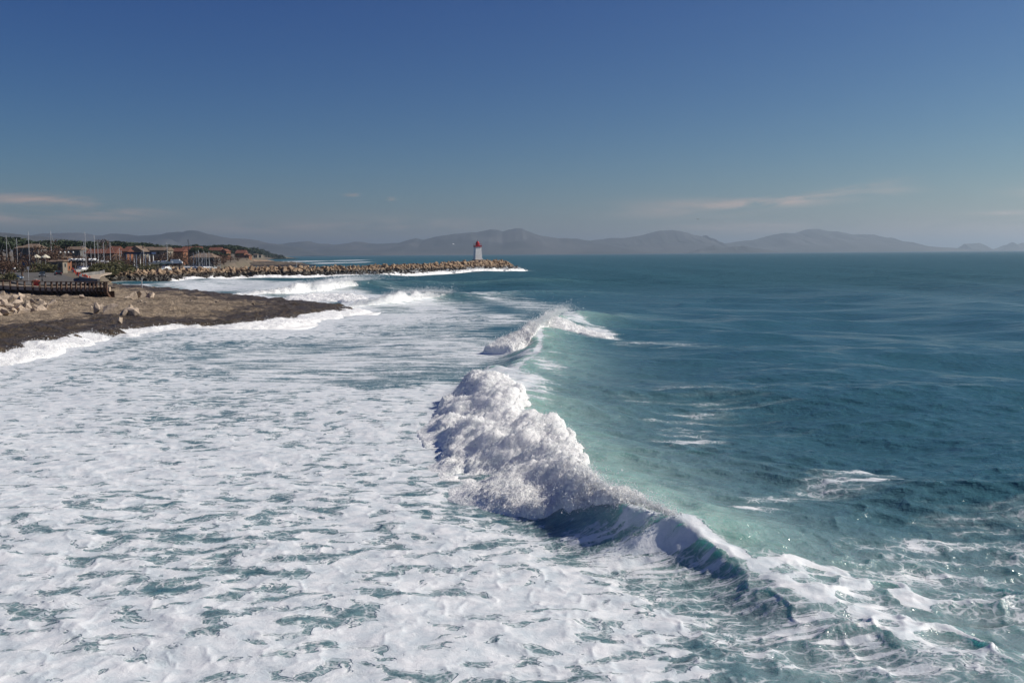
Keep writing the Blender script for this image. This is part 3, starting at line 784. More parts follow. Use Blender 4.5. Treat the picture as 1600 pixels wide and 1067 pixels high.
o, ptF, _, _ = whitewater('surf', (bfoot + bn * 3.5)[4:], (bfoot - bn * 0.5)[4:], [.3, .7, .9, .6, .3], 0.3, 'white surf along the breakwater foot below the lighthouse', 0.25, 0.5, 0.5, 600, 6.0, vary=1.6)
o, ptG, _, _ = whitewater('surf', (bfoot + bn * 4)[1:5], (bfoot - bn * 0.5)[1:5], [.3, .5, .6, .3], 0.3, 'low white surf along the landward breakwater foot', 0.3, 0.4, 0.5, 620, 6.0, vary=1.6)
i = rng.integers(0, len(ptF), 14)
Q = np.vstack([fling(ptF[k_:k_ + 1], 300, 0.6, 0.35) for k_ in i] + [fling(ptF, 2500, .3, .3)])
droplets('surf_spray', Q, rng.gamma(2.2, 0.025, len(Q)) + 0.025, 'small splashes at the breakwater foot below the lighthouse')
# ------------------------------------------------------------------ rock shelf
def warp_grid(x0, x1, nx, ys):
    gx = np.linspace(x0, x1, nx)
    return np.meshgrid(gx, ys)
ys = [84.0]
while ys[-1] < 330: ys.append(ys[-1] + max(0.32, 0.45 * ys[-1] ** 2 / 14004))
GX, GY = warp_grid(-175, -22, 320, np.array(ys))
wob = 2.4 * fbm(GX * .16, GY * .16, oct=4, seed=70) + 0.9 * fbm(GX * .8, GY * .8, oct=3, seed=71)
sd = poly_sd(GX, GY, SHELF) + wob * 1.3
hgt = 0.75 * sstep(sd, -0.6, 1.6) + 0.35 * sstep(sd, 5, 9) + 1.1 * sstep(sd, 12, 55)
led = fbm(GX * .05, GY * .11, oct=4, seed=72)                      # long ledges
hgt += (0.40 * (np.round(led * 5) / 5 - led) * 2.0 + 0.22 * led) * sstep(sd, 0, 8)
hgt += 0.42 * fbm(GX * .7, GY * .7, oct=4, seed=73, gain=.6) * sstep(sd, -1, 2)
hgt += 0.45 * np.clip(fbm(GX * .35, GY * .35, oct=3, seed=74) - .12, 0, 1) * sstep(sd, 1, 5)
hgt -= 0.5 * sstep(fbm(GX * .045 + 3, GY * .13, oct=3, seed=75), .18, .42) * sstep(sd, 2, 7)    # gullies
hgt = np.where(sd < -0.6, -1.2, hgt)
me = mesh_np('rock_shelf', np.stack([GX, GY, hgt], -1).reshape(-1, 3), grid_faces(*GX.shape), True, {'edge': sd})
m, t, p, out = mat_new('shelf_rock')
pos = t.new('ShaderNodeNewGeometry').outputs['Position']
ea = t.new('ShaderNodeAttribute'); ea.attribute_name = 'edge'
n1 = t.noise(pos, 0.22, 6.0, 0.65); n2 = t.noise(pos, 1.7, 6.0, 0.65); n3 = t.noise(t.mapv(pos, scale=(.06, .25, .5)), 1.0, 5.0, 0.6)
dry = t.mix(t.step(n2, 0.3, 0.7), (0.19, 0.142, 0.096), (0.44, 0.345, 0.245))
dry = t.mix(t.step(n3, 0.50, 0.62, 0, 0.8), dry, (0.10, 0.075, 0.05))
n4 = t.noise(t.mapv(pos, scale=(.35, .8, 1)), 1.0, 6.0, 0.7); n5 = t.noise(pos, 5.0, 4.0, 0.7)
dry = t.mix(t.step(n4, 0.55, 0.64, 0, 0.6), dry, (0.085, 0.064, 0.043))
dry = t.mix(t.step(n5, 0.55, 0.68, 0, 0.5), dry, (0.42, 0.34, 0.25))
alg = t.mix(t.step(n2, 0.35, 0.7), (0.030, 0.023, 0.015), (0.11, 0.076, 0.04))
f = t.step(t.m('ADD', ea.outputs['Fac'], t.m('MULTIPLY', t.m('SUBTRACT', n1, 0.5), 40.0)), 9.0, 17.0)
t.put(p.inputs['Base Color'], t.mix(f, alg, dry)); t.put(p.inputs['Roughness'], t.step(f, 0, 1, 0.45, 0.9))
t.put(p.inputs['Normal'], t.bump(t.m('ADD', t.m('ADD', t.m('MULTIPLY', n2, 0.6), t.m('MULTIPLY', n4, .7)), t.m('MULTIPLY', n5, .25)), 1.0, 0.9))
M['shelf'] = m
tag(link('rock_shelf', me, M['shelf']), 'flat brown rock shelf with dark weedy edges reaching into the surf', 'rock', kind='structure')

# loose stones lying all over the shelf
rbv, rbf = [], []
rgs = np.random.default_rng(21)
for k in range(900):
    jj, ii = rgs.integers(0, GX.shape[0]), rgs.integers(0, GX.shape[1])
    if sd[jj, ii] < 15.0 or GY[jj, ii] > 280 or GX[jj, ii] < -130: continue
    if fbm(np.array([GX[jj, ii] * .06]), np.array([GY[jj, ii] * .06]), oct=2, seed=77)[0] < rgs.uniform(-.5, .3): continue
    s_ = rgs.gamma(2.0, .13) + .12
    d_ = rgs.normal(size=(9, 3)); d_ /= np.abs(d_).max(axis=1, keepdims=True) ** .7 * np.linalg.norm(d_, axis=1, keepdims=True) ** .3
    bm = bmesh.new()
    for q_ in d_: bm.verts.new((q_[0] * s_ + GX[jj, ii], q_[1] * s_ + GY[jj, ii], q_[2] * s_ * .7 + hgt[jj, ii] + .1))
    r_ = bmesh.ops.convex_hull(bm, input=bm.verts[:])
    bmesh.ops.delete(bm, geom=[g_ for g_ in r_['geom_interior'] if isinstance(g_, bmesh.types.BMVert)], context='VERTS')
    bmesh.ops.recalc_face_normals(bm, faces=bm.faces)
    bm.verts.index_update(); b0 = len(rbv)
    rbv += [tuple(v_.co) for v_ in bm.verts]; rbf += [tuple(b0 + v_.index for v_ in f_.verts) for f_ in bm.faces]
    bm.free()
me = bpy.data.meshes.new('rubble'); me.from_pydata(rbv, [], rbf)
tag(link('rubble', me, M['riprap_rock']), 'small loose stones strewn over the rock shelf', 'stones', kind='stuff')

# ------------------------------------------------------------------ land behind
LAND = np.array([(-2600, 40), (-170, 120), (-106, 199), (-97, 196.5), (-88, 189), (-83, 188.5), (-80, 189), (-84, 207), (-100, 240), (-122, 300), (-140, 340), (-150, 420), (-150, 520), (-190, 700), (-235, 900),
                 (-300, 1100), (-440, 1700), (-600, 2400), (-640, 2600), (-4000, 3600)])
def ground_z(X, Y):
    return 3.0 + np.clip(Y - 460, 0, 1e9) * 0.0075 + np.clip(-X - 150 - Y * .38, 0, 400) * 0.02
lr = [90.0]
while lr[-1] < 3400: lr.append(lr[-1] * 1.022)
LA, LR = np.meshgrid(np.radians(np.linspace(-64, -9, 230)), np.array(lr))
LX, LY = LR * np.sin(LA), LR * np.cos(LA)
ls = poly_sd(LX, LY, LAND)
lz = np.where(ls > 0, ground_z(LX, LY) + 0.15 * fbm(LX * .1, LY * .1, oct=3, seed=80), np.maximum(-1.5, ground_z(LX, LY) + ls * 1.2))
m, t, p, out = mat_new('earth')
pos = t.new('ShaderNodeNewGeometry').outputs['Position']
c = t.mix(t.step(t.noise(pos, 0.05, 5.0, 0.6), 0.42, 0.6), (0.15, 0.115, 0.08), (0.085, 0.072, 0.04))
c = t.mix(t.step(t.noise(pos, 0.5, 5.0, 0.6), 0.3, 0.8, 0, .5), c, (0.22, 0.18, 0.13))
t.put(p.inputs['Base Color'], c); p.inputs['Roughness'].default_value = 0.95
M['earth'] = m
tag(link('ground', mesh_np('ground', np.stack([LX, LY, lz], -1).reshape(-1, 3), grid_faces(*LX.shape), True), M['earth']), 'grassy and stony ground of the village shore', 'ground', kind='structure')

def ribbon(name, pts, width, z, mat, kind='structure', label=None, cat=None):
    P = smooth_line(np.array(pts, float), 40); d = np.gradient(P, axis=0); d /= np.linalg.norm(d, axis=1, keepdims=True)
    nn = np.stack([d[:, 1], -d[:, 0]], -1) * width / 2
    V = []
    for k in range(len(P)):
        for sgn, dz in ((-1, -0.3), (-1, 0), (1, 0), (1, -0.3)):
            V.append((*(P[k] + nn[k] * sgn), z + dz))
    o = link(name, mesh_np(name, np.array(V), grid_faces(len(P), 4)[:, ::-1], False), mat)
    return tag(o, label, cat, kind=kind)
ribbon('road', [(-92, 206), (-112, 240), (-132, 280), (-158, 330), (-190, 380), (-235, 430)], 15, 3.30, M['asphalt'], label='grey asphalt road bending away behind the timber seawall', cat='road')
for k, (a, b) in enumerate((((-133, 292), (-140, 300)), ((-141, 277), (-147, 284)), ((-120, 252), (-123, 257)), ((-160, 322), (-166, 330)))):
    ribbon('road_marking', [a, ((a[0] + b[0]) / 2 + .5, (a[1] + b[1]) / 2), b], 0.35, 3.304, M['road_paint'], label='pale painted line on the grey asphalt road', cat='road marking')
ribbon('promenade', [(-88, 208), (-92, 218), (-101, 240), (-121, 290), (-136, 335), (-152, 372)], 3.4, 3.45, M['concrete'], label='pale concrete walkway curving along the shore', cat='walkway')

# ------------------------------------------------------------------ stones
def stone_mesh(name, seed, sx=1, sy=1, sz=1, n=13):
    rg = random.Random(seed)
    bm = bmesh.new()
    for k in range(n):
        v_ = Vector((rg.gauss(0, 1), rg.gauss(0, 1), rg.gauss(0, 1))).normalized()
        e = max(abs(v_.x), abs(v_.y), abs(v_.z))
        v_ = v_ / (e ** 0.75) * rg.uniform(.85, 1.05) * .5
        bm.verts.new((v_.x * sx, v_.y * sy, v_.z * sz))
    r_ = bmesh.ops.convex_hull(bm, input=bm.verts[:])
    bmesh.ops.delete(bm, geom=[g for g in r_['geom_interior'] if isinstance(g, bmesh.types.BMVert)], context='VERTS')
    bmesh.ops.recalc_face_normals(bm, faces=bm.faces)
    me = bpy.data.meshes.new(name); bm.to_mesh(me); bm.free()
    return me
def rot_rand(rg): return (rg.uniform(0, 6.28), rg.uniform(0, 6.28), rg.uniform(0, 6.28))

# breakwater: rubble core, about 300 stones in view as parts, the rest as one mass
bwo = empty('breakwater', (BW_LINE[0][0], BW_LINE[0][1], 0), 0, 'long breakwater of piled brown stones carrying the lighthouse', 'breakwater')
bl = smooth_line(np.hstack([np.array(BW_LINE, float), np.array([3.6, 3.7, 3.9, 4.0, 4.0, 4.4, 5.0, 5.3, 4.0])[:, None]]), 260)
bd = np.gradient(bl[:, :2], axis=0); bd /= np.linalg.norm(bd, axis=1, keepdims=True)
bn2 = np.stack([bd[:, 1], -bd[:, 0]], -1)
prof = [(-9.5, -1.0), (-3.0, 1.0), (3.0, 1.0), (9.5, -1.0)]
V = []
for k in range(260):
    hz = bl[k, 2] - 0.9
    for off, kk in ((-9, 0), (-2.6, 1), (2.6, 1), (9, 0)):
        q = bl[k, :2] + bn2[k] * off * (0.55 + .45 * min(1, (259 - k) / 22))
        V.append((*q, hz * min(1, (259 - k) / 10 + .15) if kk else -1.0))
core = link('core', mesh_np('core', np.array(V), grid_faces(260, 4)[:, ::-1], False), M['breakwater_rock']); core.parent = bwo; core.matrix_parent_inverse = bwo.matrix_basis.inverted() if False else Matrix.Translation((-bwo.location.x, -bwo.location.y, 0))
stones = [stone_mesh('stone', 1000 + k, 1.25, 1.0, .8) for k in range(10)]
rg = random.Random(3)
spots = []
seglen = np.concatenate([[0], np.cumsum(np.hypot(*np.diff(bl[:, :2], axis=0).T))])
tot = seglen[-1]
sarr = 0.0
while sarr < tot + 3:
    kk = min(259, int(np.searchsorted(seglen, min(sarr, tot - .01))))
    endf = min(1.0, (tot - sarr) / 16 + 0.3) if sarr < tot else 0.25
    hz = bl[kk, 2]
    for row in range(9):
        fr = row / 7.0                       # 0 crest .. 1 water line on the seaward side; last row on the lee crest
        off = (2.2 + fr * 6.8) * (0.55 + .45 * endf) if row < 8 else -1.8
        z = (hz * endf - 0.5 - (hz * endf - 0.1) * fr ** 0.9) if row < 8 else hz * endf - .4
        q = bl[kk, :2] + bn2[kk] * (off + rg.uniform(-.4, .4)) + bd[kk] * (rg.uniform(-.6, .6) + max(0, sarr - tot))
        spots.append((q[0], q[1], z + rg.uniform(-.15, .25), row))
    sarr += 1.5
# end cone of the head
for k in range(60):
    a = rg.uniform(-1.6, 2.2); rad = rg.uniform(0, 9)
    q = bl[-9, :2] + np.array([math.cos(a), math.sin(a)]) * rad + bd[-1] * 2
    spots.append((q[0], q[1], max(-.2, 3.9 - rad * .5) + rg.uniform(-.3, .3), 1 if rad < 5 else 5))
rg.shuffle(spots)
vis = sorted(spots, key=lambda s_: (0 if s_[3] < 5 else 1))
mass = MB()
n_part = 0
for k, (x, y, z, row) in enumerate(vis):
    sz = rg.choice((0.9, 1.2, 1.5, 1.8, 2.2)) * rg.uniform(.9, 1.1)
    if n_part < 300:
        s_ = link('stone', stones[k % 10], M['breakwater_rock'], bwo)
        s_.location = (x - bwo.location.x, y - bwo.location.y, z); s_.rotation_euler = rot_rand(rg); s_.scale = (sz, sz, sz)
        n_part += 1
    else:
        mt = Matrix.Translation((x - bwo.location.x, y - bwo.location.y, z)) @ Matrix.Rotation(rg.uniform(0, 6.28), 4, Vector((rg.gauss(0, 1), rg.gauss(0, 1), rg.gauss(0, 1))).normalized()) @ Matrix.Scale(sz, 4)
        st = stones[k % 10]
        mass.add([mt @ v_.co for v_ in st.vertices], [tuple(p_.vertices) for p_ in st.polygons])
me = bpy.data.meshes.new('stone_mass'); me.from_pydata(mass.v, [], mass.f)
tag(link('stone_mass', me, M['breakwater_rock'], bwo), kind='stuff')
# concrete quay on the lee side of the breakwater
qp = bl[20:205, :2] - bn2[20:205] * 5.2
ribbon('quay', qp[::12].tolist(), 6.5, 3.1, M['quay'], label='flat grey quay behind the stone breakwater', cat='quay')

# riprap bank below the timber seawall
rb = empty('riprap_bank', PZ(20, 492, 1.4), 0, 'sloping bank of pale angular boulders below the timber seawall', 'rock bank')
pst = [stone_mesh('boulder', 2000 + k, 1.0, .9, .95, 11) for k in range(8)]
rg = random.Random(11)
def add_child_stone(parent, p_, s, meshes, mat, name='boulder', k=0):
    o = link(name, meshes[k % len(meshes)], mat, parent)
    o.location = (p_.x - parent.location.x, p_.y - parent.location.y, p_.z - parent.location.z)
    o.rotation_euler = rot_rand(rg); o.scale = s
    return o
cnt = 0
for row, (y0, y1, xm, zz) in enumerate(((492, 481, 92, 1.5), (486, 476, 84, 1.95), (480, 470, 74, 2.4), (474, 466, 52, 2.8), (469, 463, 36, 3.1))):
    x = -70
    while x < xm:
        f = (x + 70) / (xm + 70)
        py = y0 + (y1 - y0) * max(0, (x) / max(1, xm)) * 1.0 if x > 0 else y0
        zc = zz - max(0, x) / xm * (zz - 1.6) * .8
        s_ = rg.uniform(1.15, 1.75)
        add_child_stone(rb, PZ(x, py, zc), (s_, s_ * rg.uniform(.8, 1.2), s_ * rg.uniform(.8, 1.1)), pst, M['riprap_rock'], k=rg.randrange(8))
        x += s_ * 8.6; cnt += 1
mb = MB()
cp = [PZ(-70, 495, 1.2), PZ(40, 488, 1.2), PZ(80, 484, 1.2), PZ(88, 472, 1.2), PZ(30, 462, 2.6), PZ(-70, 462, 3.0)]
ctr = PZ(0, 474, 2.0)
mb.add([p_ - rb.location for p_ in cp] + [ctr - rb.location], [(k, (k + 1) % 6, 6) for k in range(6)])
mb.build('core', M['riprap_rock'], rb)

# single boulders on the shelf
bould = [((160, 481.5), 2.0, 'largest rounded pale boulder on the rock shelf'), ((174, 482), 1.9, 'pale boulder leaning right of the largest boulder on the shelf'), ((192, 485), 1.3, 'low grey boulder between the two big boulders on the shelf'),
         ((207, 484.5), 1.7, 'pointed tan boulder right of the low grey boulder'), ((203, 478), 1.0, 'small boulder behind the pointed tan boulder'),
         ((233, 460), 1.9, 'whitish block at the right end of the far boulder heap'), ((222, 459.5), 1.5, 'tan block left of the whitish block'), ((214, 461.5), 1.6, 'brown block in the middle of the far boulder heap'),
         ((205, 464), 1.7, 'pale block at the near left of the far boulder heap'), ((200, 460.5), 1.2, 'smaller block at the far left of the boulder heap'), ((228, 454.5), 1.2, 'small block standing behind the far boulder heap'),
         ((128, 467), 0.9, 'dark stone under the timber seawall'), ((141, 475.5), 0.7, 'small stone left of the largest boulder'), ((187, 492), .9, 'flat mossy stone in front of the low grey boulder')]
for k, (px, s_, lab) in enumerate(bould):
    q = PZ(px[0], px[1], 1.9)
    ih = int(np.argmin((GX[0] - q.x) ** 2)); jh = int(np.argmin((GY[:, 0] - q.y) ** 2))
    o = link('boulder', pst[(k * 3) % 8].copy(), M['riprap_rock']); o.location = (q.x, q.y, float(hgt[jh, ih]) + s_ * .3)
    o.rotation_euler = (rg.uniform(-.3, .3), rg.uniform(-.3, .3), rg.uniform(0, 6)); o.scale = (s_ * 1.25, s_ * 1.1, s_)
    tag(o, lab, 'boulder', 'boulders on the rock shelf')

# dark jetty and low rocks far behind the breakwater
def mound(name, a, b, half, hz, Y, label, cat='jetty', mat='jetty_rock', seed=0):
    pa, pb = PY(a[0], a[1], Y[0]), PY(b[0], b[1], Y[1])
    n = 90; u = np.linspace(0, 1, n)[:, None]; v_ = np.linspace(-1, 1, 14)[None, :]
    cx = pa.x + (pb.x - pa.x) * u + 0 * v_; cy = pa.y + (pb.y - pa.y) * u + v_ * half
    z = hz * (1 - np.abs(v_) ** 2) * (0.35 + .65 * sstep(u, 1.0, .8)) * sstep(u, 0, .05) * (1 + .45 * fbm(cx * .12, cy * .12, oct=4, seed=seed)) - 0.7
    o = link(name, mesh_np(name, np.stack([cx, cy, z], -1).reshape(-1, 3), grid_faces(n, 14)[:, ::-1], False), M[mat])
    return tag(o, label, cat)
mound('jetty', (325, 410), (492, 411), 16, 3.6, (800, 830), 'dark rocky jetty beyond the breakwater', seed=5)
mound('jetty', (318, 406), (440, 406), 30, 4.4, (1050, 1080), 'pale stony spit behind the dark jetty', mat='breakwater_rock', seed=9)
mound('jetty', (398, 404), (447, 402), 60, 3.4, (2450, 2600), 'low rocks at the foot of the wooded headland', 'rocks', seed=12)

# ------------------------------------------------------------------ mountains and islands far off
m, t, p, out = mat_new('far_rock')
pos = t.new('ShaderNodeNewGeometry').outputs['Position']
n1 = t.noise(pos, 0.0016, 6.0, 0.65)
t.put(p.inputs['Base Color'], t.mix(t.step(n1, 0.35, 0.65), (0.03, 0.038, 0.04), (0.09, 0.09, 0.09))); p.inputs['Roughness'].default_value = 0.95
M['far_rock'] = m
def range_(name, prof, D, depth, label, cat='mountains', seed=0, rough=0.42, horizon=None):
    P = np.array(prof, float); n = 260; rows = 22
    px = np.linspace(P[0, 0], P[-1, 0], n); py = np.interp(px, P[:, 0], P[:, 1])
    py = py + 0.9 * fbm(px * .11, px * 0 + seed, oct=4, seed=seed, gain=.6) * np.clip((394 - py) / 8, 0, 1)
    tops = np.array([PY(a, b, D) for a, b in zip(px, py)])
    v_ = np.linspace(-1, 1, rows)
    X = tops[:, 0:1] + 0 * v_; Y = D + v_[None, :] * depth + 0 * X
    h0 = np.maximum(tops[:, 2:3], 0.5)
    s_ = 1.0 / (depth * .35)
    sp = np.abs(fbm(X * s_, Y * s_, oct=5, seed=seed, gain=.55))
    fall = np.clip(1 - np.abs(v_)[None], 0, 1) ** 0.85
    z = h0 * fall * (1 - rough * 1.9 * sp * sstep(np.abs(v_)[None], 0.0, .35)) - 1.0
    z[:, 0] = -5; z[:, -1] = -5
    o = link(name, mesh_np(name, np.stack([X, Y, z], -1).reshape(-1, 3), grid_faces(n, rows)[:, ::-1], True), M['far_rock'])
    return tag(o, label, cat, kind='structure')
range_('hills', [(-330, 352), (-150, 356), (-60, 360), (0, 361.5), (20, 363), (45, 365.5), (62, 368), (90, 371), (125, 374), (150, 376), (165, 374), (180, 375), (220, 379), (280, 384), (330, 392), (350, 402)], 4300, 900, 'low dark green hills behind the village', 'hills', 3)
range_('mountains', [(-200, 366), (0, 366), (55, 366), (75, 363), (95, 362.5), (125, 362), (145, 366), (165, 367), (178, 363.5), (195, 363.5), (215, 367), (235, 366.5), (255, 365), (265, 362.5), (275, 361.5), (290, 361), (298, 358.3), (305, 358.3), (315, 362), (340, 368), (360, 371), (385, 371), (405, 375), (415, 378), (435, 381), (460, 386), (480, 392), (500, 399)],
       8200, 1500, 'blue grey mountain with rounded summit above the village', 'mountains', 5)
range_('mountains', [(330, 399), (380, 388), (420, 382), (435, 381), (450, 379.5), (470, 377), (482, 376), (495, 379), (520, 381), (530, 381), (545, 379), (555, 377.5), (567, 377.5), (580, 380), (600, 380), (608, 379.5), (625, 379), (640, 374), (650, 371.5), (663, 374), (680, 369), (700, 366), (715, 364), (730, 363), (745, 361), (760, 358.5), (768, 356), (778, 357), (785, 360.5), (795, 357), (807, 354.5), (815, 355), (825, 360), (835, 364), (850, 368.5), (870, 371), (900, 372), (925, 376), (945, 380), (990, 388), (1020, 395)],
       10500, 2000, 'hazy blue mountain range with twin summits behind the lighthouse', 'mountains', 7)
range_('mountains', [(880, 395), (905, 384), (925, 375), (955, 370), (975, 371), (1000, 367), (1030, 359), (1050, 358), (1070, 362), (1085, 366), (1098, 369), (1102, 366), (1107, 373), (1120, 379), (1135, 382), (1150, 388), (1165, 394)],
       11500, 1800, 'hazy ridge with small rock tooth at its right end', 'mountains', 9)
range_('mountains', [(1085, 394), (1105, 386), (1130, 380.5), (1160, 376), (1180, 374), (1200, 368), (1220, 363.5), (1245, 363), (1260, 357.5), (1275, 356), (1290, 360), (1305, 360), (1330, 366), (1345, 365), (1362, 365.5), (1370, 371), (1383, 374), (1388, 370.5), (1395, 374), (1410, 380), (1430, 385), (1440, 383), (1450, 387), (1470, 389), (1484, 392)],
       12500, 1800, 'pale hazy massif at the right of the horizon', 'mountains', 11)
range_('island', [(1080, 394), (1092, 389), (1105, 386), (1115, 383), (1130, 387), (1150, 384), (1160, 383.5), (1180, 387), (1215, 393)], 9500, 350, 'low hazy island in front of the ridge tooth', 'island', 13)
range_('island', [(835, 396), (840, 392), (850, 390), (860, 392), (870, 396)], 9300, 200, 'tiny low islet right of the lighthouse', 'island', 14)
range_('island', [(1497, 392), (1503, 385), (1507, 380.5), (1520, 380), (1530, 379), (1540, 383), (1549, 391)], 13500, 300, 'small domed island alone near the right edge', 'island', 15)
range_('island', [(1566, 391), (1572, 386), (1577, 382), (1582, 378), (1590, 382), (1600, 378), (1640, 372), (1700, 376), (1760, 390)], 14000, 600, 'hazy island cut by the right picture edge', 'island', 17)

# haze: the air over the bay
hz = MB().box(0, 18000, 174, 84000, 90000, 352)
hm = bpy.data.materials.new('haze'); hm.use_nodes = True
ht = NT(hm.node_tree); ht.n.clear()
ho = ht.new('ShaderNodeOutputMaterial'); pv = ht.new('ShaderNodeVolumePrincipled')
pv.inputs['Color'].default_value = (0.70, 0.86, 1.0, 1); pv.inputs['Density'].default_value = 9.5e-5
pv.inputs['Anisotropy'].default_value = 0.5
ht.l.new(pv.outputs[0], ho.inputs['Volume'])
tag(hz.build('haze', hm), 'thin pale haze over the bay', 'haze', kind='stuff')
# ------------------------------------------------------------------ lighthouse
lp = PY(746.5, 408.6, 515)
lh = empty('lighthouse', (lp.x, lp.y, lp.z), R(20), 'white square lighthouse with red gallery and lantern on breakwater head', 'lighthouse')
lh.scale = (0.9, 0.9, 0.9)
mb = MB(); mb.box(0, 0, .35, 5.2, 5.2, 1.5); mb.build('plinth', M['concrete'], lh)
w0, w1, z0, z1 = 4.1, 3.35, 1.1, 8.3
mb = MB(); mb.box(0, 0, (z0 + z1) / 2, w0, w0, z1 - z0, 0, w1 / w0); mb.build('tower', M['white_paint'], lh)
MB().box(2.0, -1.0, .55, 1.3, 1.6, 1.9).build('step_block', M['white_paint'], lh)
d_ = MB().box(0, 2.03, 2.05, .9, .08, 1.9).build('door', M['dark_metal'], lh); MB().box(.3, 2.09, 2.0, .06, .05, .12).build('handle', M['alu'], d_)
for zz in (4.4, 6.6):
    MB().box(1.98 - (zz - 1.1) * .052, 0, zz, .12, .4, .7).build('window', M['glass'], lh)
MB().box(0, 0, 8.66, 3.9, 3.9, .72).build('gallery', M['red_paint'], lh)
rl = MB()
for sx in (-1.85, 0, 1.85):
    for sy in (-1.85, 0, 1.85):
        if sx or sy: rl.tube([(sx, sy, 9.0), (sx, sy, 10.1)], .04, 5)
for zz in (9.55, 10.1):
    for k in (-1, 1):
        rl.tube([(-1.85, 1.85 * k, zz), (1.85, 1.85 * k, zz)], .035, 5); rl.tube([(1.85 * k, -1.85, zz), (1.85 * k, 1.85, zz)], .035, 5)
rl.build('railing', M['red_paint'], lh)
ln = MB().lathe([(1.15, 9.0), (1.15, 10.3), (1.05, 10.4), (.95, 10.9), (.6, 11.3), (.2, 11.5)], n=12).build('lantern', M['red_paint'], lh)
MB().lathe([(.14, 11.5), (.2, 11.7), (.12, 11.9), (.05, 12.3)], n=8).build('finial', M['dark_metal'], lh)

# ------------------------------------------------------------------ timber seawall (curved promenade edge)
ZR = 4.5
rail_px = [(-70, 436.0), (-35, 437.0), (0, 437.8), (35, 439.0), (70, 439.9), (110, 440.1), (140, 440.2), (168, 440.3)]
rp = np.array([PZ(a, b, ZR)[:2] for a, b in rail_px])
rp = np.vstack([rp, [rp[-1] + np.array([.25, 1.0])]])
rs = smooth_line(rp, 200)
tw = empty('timber_seawall', (rs[100][0], rs[100][1], 0), 0, 'curved brown timber seawall with ribbed posts and handrail', 'seawall')
ox, oy = rs[100]
rd = np.gradient(rs, axis=0); rd /= np.linalg.norm(rd, axis=1, keepdims=True)
rn = np.stack([-rd[:, 1], rd[:, 0]], -1)     # inland
def wall_strip(name, offs, mat):
    """sweep a closed section (inland offset, z) along the wall"""
    n = len(offs); V = []
    for k in range(0, 200, 3):
        for a, z in offs: V.append((rs[k, 0] + rn[k, 0] * a - ox, rs[k, 1] + rn[k, 1] * a - oy, z))
    m_ = len(V) // n; F = []
    for i in range(m_ - 1):
        for j in range(n): F.append((i * n + j, i * n + (j + 1) % n, (i + 1) * n + (j + 1) % n, (i + 1) * n + j))
    me = bpy.data.meshes.new(name); me.from_pydata(V, [], F)
    bm = bmesh.new(); bm.from_mesh(me); bmesh.ops.recalc_face_normals(bm, faces=bm.faces); bm.to_mesh(me); bm.free()
    return link(name, me, mat, tw)
wall_strip('handrail', [(-.08, 4.42), (.16, 4.42), (.16, 4.55), (-.08, 4.55)], M['timber_rail'])
wall_strip('fascia', [(.1, 2.78), (.34, 2.78), (.34, 3.52), (.1, 3.52)], M['concrete'])
wall_strip('deck', [(.345, 3.30), (2.6, 3.30), (2.6, 3.46), (.345, 3.46)], M['concrete'])
wall_strip('underside', [(.2, 2.77), (.9, 2.0), (1.9, 1.2), (2.3, 1.2), (2.3, 2.77)], M['timber'])
pxs = [-62, -50, -38.5, -26.5, -15, -3, 6.2, 18.0, 29.8, 41.0, 52.0, 63.2, 73.2, 82.0, 90.2, 98.0, 105.8, 113.0, 120.2, 127.8, 134.8, 141.0, 147.5, 153.2, 158.8, 164.0, 168.5]
for px in pxs:
    dd = [abs((rs[k, 0] / rs[k, 1]) - ((px - 800) / FPX)) for k in range(196)]
    k = int(np.argmin(dd))
    mb = MB(); c, n_ = rs[k] - np.array([ox, oy]), rn[k]
    t_ = rd[k]
    sec = [(-.16, .1, 4.41), (-.16, .1, 3.1), (-.12, .2, 2.6), (.25, .7, 2.05), (.85, 1.4, 1.55), (1.6, 2.1, 1.15)]
    vs = []
    for a0, a1, z in sec:
        for a in (a0, a1):
            for b in (-.14, .14):
                q = c + n_ * a + t_ * b; vs.append((q[0], q[1], z))
    fs = [(0, 1, 3, 2)]
    for i in range(len(sec) - 1):
        b0, b1 = i * 4, i * 4 + 4
        fs += [(b0, b1, b1 + 1, b0 + 1), (b0 + 2, b0 + 3, b1 + 3, b1 + 2), (b0, b0 + 2, b1 + 2, b1), (b0 + 1, b1 + 1, b1 + 3, b0 + 3)]
    fs.append((len(vs) - 4, len(vs) - 2, len(vs) - 1, len(vs) - 3))
    mb.add(vs, fs); mb.build('post', M['timber'], tw)

